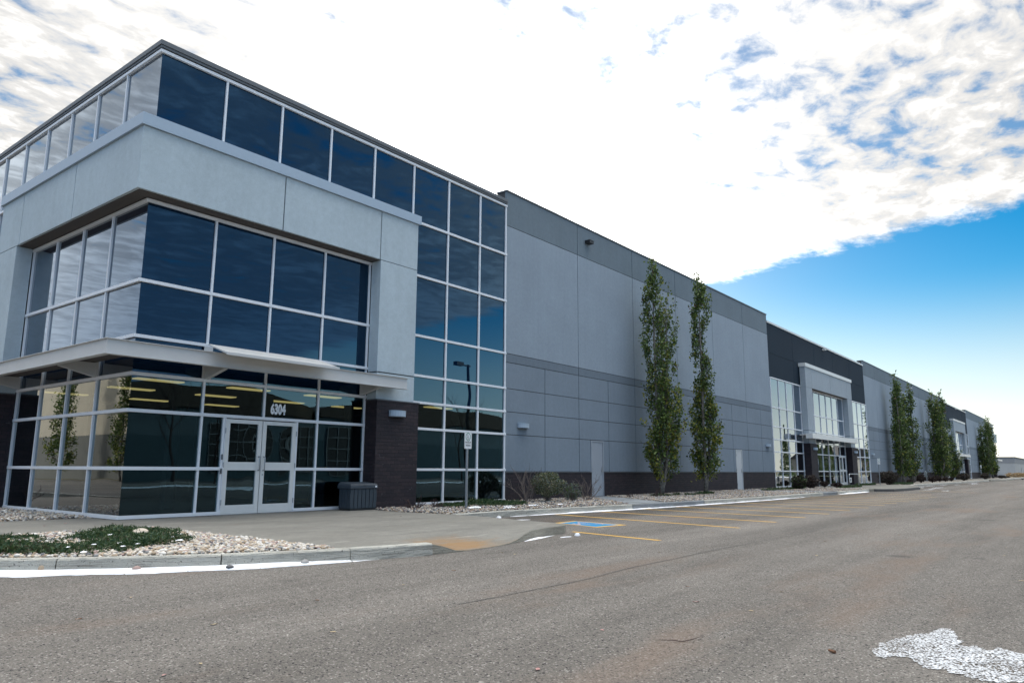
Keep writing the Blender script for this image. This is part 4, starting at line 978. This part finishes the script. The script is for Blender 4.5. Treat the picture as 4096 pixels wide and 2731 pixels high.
# ------------------------------------------------------------------ plants
def quadleaves(C, size, nrm=None, up=.0, asp=.75):
    n = len(C); a = rng.normal(size=(n,3)); a[:,2] += up; a /= np.linalg.norm(a, axis=1, keepdims=True)
    b = np.cross(a, rng.normal(size=(n,3))); b /= np.linalg.norm(b, axis=1, keepdims=True)
    s = size*rng.uniform(.7,1.3,(n,1)); a = a*s; b = b*s*asp; k = np.cross(a, b); k /= np.linalg.norm(k, axis=1, keepdims=True); k = k*s*.25
    V = np.stack([C-a, C-b*.9-a*.15+k, C+a*.95, C+b*.9-a*.15+k], 1).reshape(-1,3); return V, np.arange(4*n).reshape(-1,4)
def poplar(label, loc, h, prof, nleaf, seed, leaf=.052, leaders=((0,0,1.0),), group=None, trunk_r=.085, extra=None, yellow=.25, rz=0.0, clump=1.0):
    """prof(t): half width at height fraction t. leaders: (dx, dy, height fraction) of upright stems"""
    global rng; rng = np.random.default_rng(seed); r = random.Random(seed)
    t = thing('poplar_tree', label, 'tree', loc, rz, group)
    tr = MB(); C = []; W_ = []
    for li, (dx, dy, hf) in enumerate(leaders):
        H = h*hf; n = 16; pts = []; ph = r.uniform(0,6)
        for k in range(n+1):
            u = k/n; wob = .05*math.sin(u*7+ph)*u
            pts.append((dx*min(1,u*3.0)+wob, dy*min(1,u*3)+.04*math.cos(u*6+ph)*u, H*u-.05*(k==0)))
        tr.tube(pts, [trunk_r*(1.25 if k == 0 else 1)*(1-.9*(k/n))**1.1*(.75 if li else 1)+.007 for k in range(n+1)], 8)
        nb = int(62*hf*clump); 
        for i in range(nb):
            u = .045+.94*((i+r.random())/nb)**1.25; ci = u*n; k = min(n-1, int(ci)); a = Vector(pts[k]).lerp(Vector(pts[k+1]), ci-k)
            wd = prof(u*hf); wd = prof(min(1, u*hf+(1.3 if u > .16 else .7)*wd/h))*r.uniform(.55,1.08)*(1.0 if len(leaders) == 1 else .80); ang = r.uniform(0,6.28) if i % 3 else i*2.4
            lt = .40+.55*max(0, 1-u/.16); L = wd/(lt+.02) if u < .8 else wd/.35; L = min(L, h*(1-u*hf)+.25)
            dirv = Vector((math.cos(ang)*lt, math.sin(ang)*lt, .95)); c = a + dirv*L*.5 + Vector((math.cos(ang),math.sin(ang),0))*wd*.22; e = a + dirv*L + Vector((0,0,.05))
            br = [a.lerp(c, q)*(1-q)+c.lerp(e, q)*q for q in (0,.33,.66,1)]
            tr.tube(br, [.017*(1-u)+.007,.012*(1-u)+.005,.007,.004], 4, cap=False)
            ng = r.randint(3,5)
            for g in range(ng):
                q = r.uniform(.30,1.0); p = a.lerp(c, q)*(1-q)+c.lerp(e, q)*q
                C.append((p.x, p.y, p.z)); W_.append(r.uniform(.5,1.6)*(1 if u < .9 else .35))
    tr.build('trunk', m_bark, t, smooth=True)
    C = np.array(C); W_ = np.array(W_)/sum(W_)
    idx = rng.choice(len(C), nleaf, p=W_); sp = rng.normal(size=(nleaf,3))*np.array([.085,.085,.15])*(leaf/.06)
    P = C[idx]+sp
    if extra is not None: P = np.vstack([P, extra])
    P = P[P[:,2] > .50+.25*rng.random(len(P))]
    V, F = quadleaves(P, leaf); zf = P[:,2]/h
    g = rng.random(len(P)); yl = (rng.random(len(C))[np.concatenate([idx, np.zeros(len(extra) if extra is not None else 0, int)])][:len(P)] if False else rng.random(len(P)))
    nz = np.sin(P[:,0]*5+1)+np.sin(P[:,2]*3.1+P[:,0]*2)+np.sin(P[:,1]*4)
    py_ = yellow*(1.5*np.clip(1-zf*1.6,0,1)+.25+.35*(P[:,0] > .25))*(1+.5*nz)
    mi = np.where(yl < py_*.55, 2, np.where(g < .45, 1, 0)); mi = np.where((g > .975), 3, mi)
    raw('crown', V, F, [L_green, L_dark, L_yel, L_red], mi, t); return t
def prof1(t): return 1.16*np.interp(t, [0,.06,.11,.20,.30,.42,.62,.74,.85,.94,1], [.10,.66,.95,.95,.82,.76,.74,.66,.52,.28,.10])
def prof2(t): return 1.16*np.interp(t, [0,.06,.11,.20,.30,.42,.55,.75,.86,.95,1], [.10,.58,.92,.95,.76,.60,.48,.54,.55,.28,.10])
rg0 = np.random.default_rng(5)
twig1 = np.array([-1.0,.2,5.0-1.9]) + rg0.normal(size=(16,3))*np.array([.10,.1,.12])
p1 = poplar('tall columnar poplar with two leaders, nearer of the two before the grey wall', (21.69,-1.19,0), 10.35, prof1, 10500, 21, .062, ((-.18,.05,1.0),(.62,-.12,.80),(.12,-.25,.45)), yellow=.50, extra=twig1, rz=0)
p2 = poplar('tall slim columnar poplar, the one nearer the pale service door', (25.6,-1.45,0), 10.35, prof2, 8200, 22, .062, ((0,0,1.0),(.32,-.1,.46)), yellow=.45)
far_prof = lambda t: np.interp(t, [0,.05,.10,.22,.40,.62,.8,.92,1], [.15,.75,1.15,1.18,.95,.76,.55,.28,.08])
f1 = poplar('dense columnar poplar just past the big dark bush, nearer of a pair', (72.0,-1.2,0), 10.3, far_prof, 5600, 31, .095, ((-.28,0,1.0),(.45,.1,.93),(.9,-.1,.5)), yellow=.14, trunk_r=.12)
G = 'columnar poplars along the far part of the wall'; f1['group'] = G
dup(f1, 'dense columnar poplar just past the big dark bush, farther of a pair', (76.4,-1.25,0), 2.1, (1.05,1.05,.95), G)
dup(f1, 'first of three columnar poplars before the distant charcoal bay', (92.2,-1.3,0), 4.0, (1.1,1.1,1.0), G)
dup(f1, 'second of three columnar poplars before the distant charcoal bay', (96.7,-1.3,0), .8, (1.1,1.1,1.03), G)
dup(f1, 'short third columnar poplar beside the distant charcoal bay', (101.4,-1.3,0), 5.1, (.9,.9,.61), G)
dup(f1, 'columnar poplar near the far end of the warehouse, nearer of two', (142.8,-1.3,0), 1.1, (1.2,1.2,.95), G)
dup(f1, 'columnar poplar at the far end of the warehouse, last in the row', (149.2,-1.3,0), 3.3, (1.25,1.25,1.02), G)

def twig_shrub(name, label, loc, h, wd, nst, seed, mat, leaves=None, leaf=.03, nleaf=0, dense=1.0, cat='shrub'):
    r = random.Random(seed); t = thing(name, label, cat, loc); m = MB(); tips = []
    def grow(p, d, L, rad, lv):
        n = 4; P = [p]
        for k in range(n):
            d = (d + Vector((r.uniform(-.22,.22), r.uniform(-.22,.22), r.uniform(-.08,.16)))).normalized(); P.append(P[-1]+d*L/n)
        m.tube(P, [rad*(1-.6*k/n) for k in range(n+1)], 4 if lv else 5, cap=False)
        tips.extend(P[2:])
        if lv < 2:
            for k in range(int(r.randint(2,4)*dense)):
                q = P[r.randint(1, n)]; dd = (d + Vector((r.uniform(-.9,.9), r.uniform(-.9,.9), r.uniform(-.1,.5)))).normalized(); grow(q, dd, L*r.uniform(.35,.6), rad*.55, lv+1)
    for i in range(nst):
        a = r.uniform(0,6.28); s = r.uniform(.15,1)*wd*.5/h
        grow(Vector((math.cos(a)*.04, math.sin(a)*.04, -.04)), Vector((math.cos(a)*s*1.6, math.sin(a)*s*1.6, 1)).normalized(), h*r.uniform(.65,.98), .011+.005*r.random(), 0)
    m.build('branches', mat, t)
    if leaves:
        global rng; rng = np.random.default_rng(seed)
        T_ = np.array([p[:] for p in tips]); P = T_[rng.integers(0, len(T_), nleaf)]+rng.normal(size=(nleaf,3))*.025
        P = P[P[:,2] > .04]; V, F = quadleaves(P, leaf, asp=.5); raw('foliage', V, F, leaves, rng.integers(0, len(leaves), len(P)), t)
    return t
def ball_bush(name, label, loc, rx, rz_, seed, leaves, nleaf, leaf, stem=.2, mat=None, cat='shrub', probs=None):
    global rng; rng = np.random.default_rng(seed); r = random.Random(seed); t = thing(name, label, cat, loc); m = MB()
    zc = stem+rz_
    for i in range(26):
        a = r.uniform(0,6.28); q = r.uniform(.2,.95); z = r.uniform(.1,.95)
        e = Vector((math.cos(a)*rx*q, math.sin(a)*rx*q, zc+rz_*(z*2-1)*math.sqrt(max(0,1-q*q))))
        b = Vector((e.x*.25, e.y*.25, stem*.8)); m.tube([(e.x*.06,e.y*.06,-.04), b, b.lerp(e,.5)+Vector((0,0,.04)), e], [.016,.011,.007,.003], 4, cap=False)
    m.build('branches', mat or m_twig, t)
    d = rng.normal(size=(nleaf,3)); d /= np.linalg.norm(d, axis=1, keepdims=True)
    lump = 1+.09*np.sin(d[:,0]*5+seed)+.09*np.sin(d[:,1]*6+d[:,2]*4)+.05*np.sin(d[:,2]*9)
    rad = np.clip(rng.beta(7,1.1,nleaf),0,1)*lump; rad = rad*np.where(rng.random(nleaf) < .03, 1.12, 1)
    P = d*rad[:,None]*np.array([rx,rx,rz_])+np.array([0,0,zc]); P = P[P[:,2] > .05]
    V, F = quadleaves(P, leaf, asp=.6); raw('foliage', V, F, leaves, rng.choice(len(leaves), len(P), p=probs), t); return t
twig_shrub('bare_shrub', 'bare upright twiggy shrub against the brick base next to the curtain wall', (12.55,-.95,0), .98, .85, 13, 1, m_twig)
ball_bush('clipped_shrub', 'rounded compact olive and cream shrub in front of the dark brick base', (13.05,-1.40,0), .53, .40, 4, [leafmat('leaf_khaki', (.10,.105,.05), (.15,.14,.075)), L_sage, L_cream, L_dark], 3800, .029, .18, probs=[.30,.28,.17,.25])
twig_shrub('sage_shrub', 'small loose blue-green shrub between the rounded shrub and the bare twigs', (14.35,-1.5,0), .52, .8, 14, 5, m_twig, [L_sage, L_sage, L_green], .026, 1100, 1.2)
twig_shrub('bare_shrub', 'bare spreading twig shrub in front of the grey service door', (14.9,-1.75,0), .72, 1.0, 11, 7, m_twig)
twig_shrub('bare_shrub', 'low clump of bare twigs at the corner of the brick pier', (7.1,-1.25,0), .30, .95, 16, 9, m_twigd)
twig_shrub('bare_shrub', 'small low clump of bare twigs left of the accessible parking sign'.replace(' left of', ' between brick pier and'), (7.75,-1.45,0), .26, .7, 12, 10, m_twigd)
twig_shrub('bare_shrub', 'tiny clump of bare twigs on the stones beside the concrete path', (18.75,-1.35,0), .22, .5, 8, 11, m_twigd)
twig_shrub('bare_shrub', 'tiny clump of bare twigs on the stones before the nearer tall poplar', (19.9,-1.9,0), .32, .6, 10, 12, m_twigd)
twig_shrub('bare_shrub', 'bare twig shrub by the end of the glazed wall on stones', (-.45,6.4,0), .55, .7, 10, 14, m_twigd)
L_mar = leafmat('maroon_twigs', (.035,.020,.018), (.050,.034,.026), .1); L_olv = leafmat('olive_twigs', (.035,.036,.022), (.055,.048,.030), .1); L_tan = leafmat('grey_tan_twigs', (.10,.080,.065), (.065,.050,.042), .1)
def dark_bush(label, loc, rx, rz_, seed, L, n=1800): return ball_bush('dark_bush', label, loc, rx, rz_, seed, L, n, .055, .05, m_twigd, 'bush')
d1 = dark_bush('dark olive rounded bush in front of the first charcoal bay window', (36.8,-2.2,0), .42, .37, 1, [L_olv, L_mar, L_dark], 1700)
d2 = dark_bush('grey-brown twiggy bush next to the olive bush at the charcoal bay', (40.0,-1.95,0), .44, .37, 2, [L_tan, L_mar], 1700)
d3 = dark_bush('big dark brown rounded bush beside the parking sign past the bay', (59.3,-2.4,0), .72, .50, 3, [L_mar, L_olv, L_tan], 2600)
d4 = dark_bush('small maroon bush by the brick pier of the charcoal entrance', (45.2,-1.3,0), .27, .17, 4, [L_mar], 500)
dup(d4, 'small maroon bush at the foot of the parking sign before the entrance', (44.3,-2.3,0), 1, (1.2,1.2,.8))
bs = [('low maroon bush in front of the paired distant poplars', (68.5,-2.3,0), .9,.8), ('round dark bush beside the distant paired poplars and gas meter', (74.7,-2.2,0), 1.35,1.8),
      ('round maroon bush, nearest of the cluster before the three poplars', (77.0,-2.8,0), 1.15,1.3), ('round maroon bush against the wall behind the cluster', (86.1,-1.8,0), 1.15,1.5),
      ('small maroon bush in the middle of the cluster before the three poplars', (83.5,-2.5,0), .9,1.2), ('round maroon bush, farthest of the cluster before the three poplars', (87.6,-2.5,0), 1.2,1.1),
      ('small maroon bush below the short third poplar', (91.8,-2.5,0), .9,1.0)]
for lb, loc, a, b in bs: dup(d4, lb, loc, loc[0], (a,a,b))
dup(d3, 'wide dark bush in front of the distant charcoal bay doors', (99.7,-2.8,0), 2, (.95,.95,.85))
dup(d3, 'dark bush beside the small distant parking sign', (121.6,-2.8,0), 1, (.7,.7,.85))
dup(d3, 'low dark bush at the far end of the warehouse row', (143.5,-3.0,0), 3, (.9,.9,.5))
dup(d3, 'low dark bush by the last poplar in the row', (150.5,-3.0,0), 4, (1.0,1.0,.35))

# juniper ground cover
def juniper(poly, n, label, z0=.0, hmax=.15, size=.05):
    global rng; rng = np.random.default_rng(n); P = scatter(poly, n)
    c = np.array(poly).mean(0)
    hgt = np.clip(.55+.35*np.sin(P[:,0]*3.1+1)+.3*np.sin(P[:,1]*2.7+P[:,0]), .15, 1.1)*hmax
    keep = rng.random(n) < np.clip(.85+.5*np.sin(P[:,0]*2.3+P[:,1]*3.0)+.3*np.sin(P[:,1]*6.1), .35, 1); P, hgt = P[keep], hgt[keep]
    n = len(P); C = np.column_stack([P, z0+hgt*rng.uniform(.25,1,n)]); C = np.repeat(C, 4, 0)+rng.normal(size=(n*4,3))*np.array([.03,.03,.012])
    V, F = quadleaves(C, size, up=.35, asp=.22)
    mi = np.where(rng.random(len(C)) < .13+.12*np.sin(C[:,0]*4+C[:,1]*3), 2, np.where(rng.random(len(C)) < .5, 1, 0))
    return stuff(raw('juniper_groundcover', V, F, [L_jun, L_dark, L_jun2], mi), label, 'ground cover')
jp1 = [(-4.6,-3.2),(-3.6,-2.75),(-3.07,-3.0),(-2.62,-3.25),(-2.71,-3.95),(-1.9,-3.5),(-1.35,-3.05),(-.85,-3.2),(-.72,-3.8),(-1.1,-4.6),(-1.34,-5.40),(-1.75,-5.7),(-2.2,-5.75),(-2.6,-6.05),(-3.05,-6.15),(-3.3,-5.85),(-3.72,-5.35),(-4.1,-4.6)]
juniper(jp1, 8500, 'dark green creeping juniper spreading over the near stone bed', 0, .14, .045)
jp2 = [(7.9,-1.35),(8.6,-.75),(9.4,-.6),(10.2,-.55),(11.2,-.5),(11.9,-.9),(11.6,-1.6),(10.9,-2.1),(10.2,-2.3),(9.5,-2.1),(9.1,-1.5),(8.5,-1.7)]
juniper(jp2, 3600, 'dark green creeping juniper below the curtain wall behind the sign', 0, .13, .055)
for i, (x, y, a, b) in enumerate([(36.2,-1.6,3.6,.55),(46,-2.7,2.4,.45),(55.5,-1.5,2.6,.5),(63.5,-3.0,1.8,.3),(64.5,-2.2,3.4,.5),(23.9,-1.9,1.5,.25),(21.2,-1.6,1.3,.2)]):
    po = [(x+a*math.cos(k*.6283), y+b*math.sin(k*.6283)) for k in range(10)]
    juniper(po, 500 if i < 5 else 160, ['creeping juniper patch beside the olive bush','creeping juniper patch below the parking sign at the charcoal bay','creeping juniper patch at the last bay window','small creeping juniper patch past the big dark bush','creeping juniper patch behind the big dark bush','low dark ground cover under the slim poplar','low dark ground cover under the two-leader poplar'][i], 0, .12, .09)

# ------------------------------------------------------------------ far building, dry shrubs
t = thing('far_building', 'low pale flat-roofed building beyond the far end of the lot', 'building', (230,1.0,Z0))
m_pale = stucco('pale_far_wall', (.40,.41,.42)); m_pale2 = stucco('grey_far_band', (.26,.27,.29))
m = MB(); m.box((0,0,0),(70,60,3.55)); m.build('wall', m_pale, t)
m = MB(); m.box((-.05,-.05,3.551),(70,60,5.0)); m.build('wall_band', m_pale2, t)
m = MB(); m.box((-.2,-.2,5.001),(70,60,5.15)); m.build('roof', m_capdark, t)
m = MB(); m.tube([(3,18,5.1),(3,18,7.2)], .06, 5); m.build('mast', m_black, t)
m = MB(); m.box((20,-.12,.3),(21.2,-.06,2.5)); m.build('door', m_doorw, t)
t = thing('far_building', 'dark purple-brown flat building at the far edge of the lot', 'building', (330,-14,Z0))
m = MB(); m.box((0,0,0),(60,13.5,6)); m.build('wall', stucco('dark_far_wall', (.11,.09,.11)), t)
m = MB(); m.box((-.1,-.1,6.001),(60,13.4,6.3)); m.build('roof', m_capdark, t)
L_dry = leafmat('dry_grass_leaf', (.30,.21,.10), (.20,.14,.07), .2)
for i, (x, y) in enumerate([(200,-1.0),(206,-2.6),(211,-3.4)]):
    ball_bush('dry_bush', ['low tawny dry bush before the pale far building','tawny dry bush in the middle before the pale far building','tawny dry bush nearest the dark far building'][i], (x,y,Z0), 2.0, .5, 60+i, [L_dry], 500, .16, .05, m_twig, 'bush')

# ------------------------------------------------------------------ what stands behind the camera and is seen mirrored in the glass
m_cream = stucco('cream_wall', (.46,.41,.33)); m_ngrey = stucco('grey_wall_base', (.15,.15,.14))
t = thing('neighbour_warehouse', 'cream warehouse with grey base mirrored in the glazed end wall', 'building', (-23.5,0,Z0))
m = MB(); m.box((-30,14,4.2),(0,125,11.2)); m.build('wall', m_cream, t)
m = MB(); m.box((-30,14,0),(.03,125,4.19)); m.build('wall_base', m_ngrey, t)
m = MB(); m.box((-30.1,13.9,11.201),(.1,125.1,11.5)); m.build('roof', m_capdark, t)
t = thing('opposite_building', 'grey commercial building with arched roofs mirrored in the entrance glass', 'building', (0,-52,Z0))
m = MB(); m.box((-45,-25,4.2),(150,0,6.6)); m.build('wall', stucco('opposite_wall', (.155,.215,.235)), t)
m = MB(); m.box((-45,-25,0),(150,.05,4.19)); m.build('wall_base', stucco('opposite_wall_base', (.09,.145,.165)), t)
m_vault = plain('brown_vault', (.085,.064,.048), .8)
for i, (x, w) in enumerate([(5,26),(31,26),(50,14),(68,24),(94,28),(124,30)]):
    pts = [(x-w/2,6.61)]+[(x+w/2*math.cos(a), 7.0+(1.6+.5*(i%2))*math.sin(a)) for a in [math.pi*(1-k/14) for k in range(15)]]+[(x+w/2,6.61)]
    m = MB(); m.extr(pts, -24, .4, 'y'); m.build('roof_vault', m_vault, t)
m_of = plain('opposite_frame', (.26,.27,.27), .5)
for x, wd in ((31.5,5.4),(39.2,4.6),(45.5,5.6),(84,6),(98,6),(112,6)):
    m = MB(); m.box((x,.06,.9),(x+wd,.12,5.6)); wn = m.build('window', m_black, t); f = MB(); nq = 4
    for q in range(nq+1): f.box((x+q*wd/nq-.05,.121,.85),(x+q*wd/nq+.05,.2,5.65))
    for z in (.9,2.2,3.4,4.5,5.6): f.box((x-.05,.122,z-.05),(x+wd+.05,.19,z+.05))
    f.build('window_frame', m_of, wn)
m = MB(); m.box((-60,-36,Z0-.01),(160,-30.02,.0)); struct(m.build('verge', m_farbed))
snow_strip([(-60,-30),(160,-30)], [.6,.9,.7,1.0,.6], 'strip of snow along the opposite kerb mirrored in the glass', .08, 31, -1, .8)
m = MB(); m.quad((-60,-51.9,Z0+.004),(160,-51.9,Z0+.004),(160,-36.01,Z0+.004),(-60,-36.01,Z0+.004)); struct(m.build('road', plain('far_asphalt', (.09,.088,.085), .9)))
def lamp_post(label, loc):
    t = thing('street_lamp', label, 'street lamp', loc); m = MB(); m.tube([(0,0,0),(0,0,5),(0,0,9.4)], [.16,.14,.11], 8); m.build('pole', m_black, t)
    m = MB(); m.tube([(-1.2,0,9.3),(.25,0,9.3)], .07, 6); m.build('arm', m_black, t)
    for s in (-1,): m = MB(); m.box((s*1.2-.45,-.22,9.2),(s*1.2+.45,.22,9.5)); m.build('lamp_head', m_black, t)
    m = MB(); m.tube([(0,0,0),(0,0,.8)], .28, 10); m.build('base', m_kerb, t)
lamp_post('tall dark single-headed lot lamp mirrored in the curtain wall', (36.6,-23,Z0))
def bare_tree(label, loc, h, seed):
    t = thing('bare_tree', label, 'tree', loc); r = random.Random(seed); m = MB(); k2 = MB()
    def grow(mb, p, d, L, rad, lv):
        P = [p]; n = 4
        for k in range(n): d = (d+Vector((r.uniform(-.15,.15),r.uniform(-.15,.15),r.uniform(0,.1)))).normalized(); P.append(P[-1]+d*L/n)
        mb.tube(P, [rad*(1-.55*k/n) for k in range(n+1)], 5, cap=False)
        if lv < 3:
            for k in range(6 if lv == 0 else 4):
                q = P[r.randint(1+(lv == 0), n)]; a = r.uniform(0,6.28); grow(k2, q, (d*.8+Vector((math.cos(a)*.7,math.sin(a)*.7,.3))).normalized(), L*r.uniform(.4,.6), rad*.45, lv+1)
    grow(m, Vector((0,0,-.05)), Vector((0,0,1)), h*.75, .10, 0); m.build('trunk', m_twigd, t); k2.build('branches', m_twigd, t)
bare_tree('bare young tree mirrored beside the entrance door', (18.3,-33,Z0), 6.6, 1); bare_tree('bare young tree mirrored in the sidelight by the door', (21,-33,Z0), 7.5, 2)
bare_tree('bare tree mirrored in the curtain wall panes', (47,-33,Z0), 7, 3); bare_tree('bare tree mirrored in the bin-side pane', (38,-34,Z0), 6.5, 4)
nb = poplar('columnar poplar mirrored in the end wall, nearer of two', (-20.6,46.5,Z0), 9.5, far_prof, 3000, 41, .10, ((0,0,1),), yellow=.3)
dup(nb, 'columnar poplar mirrored in the end wall, farther of two', (-20.6,58,Z0), 2, (1.1,1.1,1.2))
def spruce(label, loc, h, seed):
    global rng; rng = np.random.default_rng(seed); t = thing('spruce_tree', label, 'tree', loc); m = MB(); m.tube([(0,0,-.1),(0,0,h)], [.2,.02], 6); m.build('trunk', m_bark, t)
    n = 2600; u = rng.random(n)**1.6; a = rng.uniform(0,6.28,n); rr_ = (1-u)*h*.2*(.55+.45*np.abs(np.sin(u*26)))*np.sqrt(rng.random(n)); P = np.column_stack([np.cos(a)*rr_, np.sin(a)*rr_, .5+u*(h-.5)-rr_*.25])
    V, F = quadleaves(P, .22, asp=.4); raw('crown', V, F, [L_dark, L_green], rng.integers(0,2,n), t); return t
sp0 = spruce('dark spruce mirrored in the charcoal bay, tallest', (150,-29,Z0), 11, 3)
dup(sp0, 'dark spruce mirrored in the charcoal bay, behind the houses', (166,-33,Z0), 1, (.9,.9,.85)); dup(sp0, 'dark spruce mirrored in the charcoal bay, thin one', (138,-31,Z0), 2, (.7,.7,.9)); dup(sp0, 'dark spruce mirrored beside the bay edge, broad one', (185,-36,Z0), 3, (1.2,1.2,.9))
def house(label, loc, w, d, h, col):
    t = thing('gable_house', label, 'house', loc); m = MB(); m.box((-w/2,-d/2,0),(w/2,d/2,h)); m.build('wall', stucco('house_wall_%d' % int(loc[0]), col), t)
    m = MB(); m.extr([(-d/2-.4,h),(d/2+.4,h),(0,h+d*.32)], -w/2-.3, w/2+.3, 'x'); m.build('roof', plain('house_roof_%d' % int(loc[0]), (.06,.05,.045), .9), t)
    m = MB(); m.box((-w/2-.05,-1,1),(-w/2-.01,1,2.4)); m.build('window', m_tint, t)
house('grey gabled house mirrored in the charcoal bay windows', (205,-40,Z0), 14, 10, 4.5, (.32,.31,.29)); house('tan gabled house mirrored in the charcoal bay windows', (232,-52,Z0), 14, 12, 4.8, (.36,.31,.25)); house('brown gabled house mirrored in the charcoal bay windows', (260,-44,Z0), 16, 12, 4.5, (.25,.20,.16))
t = thing('bollard', 'yellow steel bollard mirrored in the lower curtain wall', 'bollard', (33,-30.5,0)); m = MB(); m.tube([(0,0,-.1),(0,0,1.15)], .09, 12); m.build('post', plain('bollard_yellow', (.55,.36,.03), .5), t)
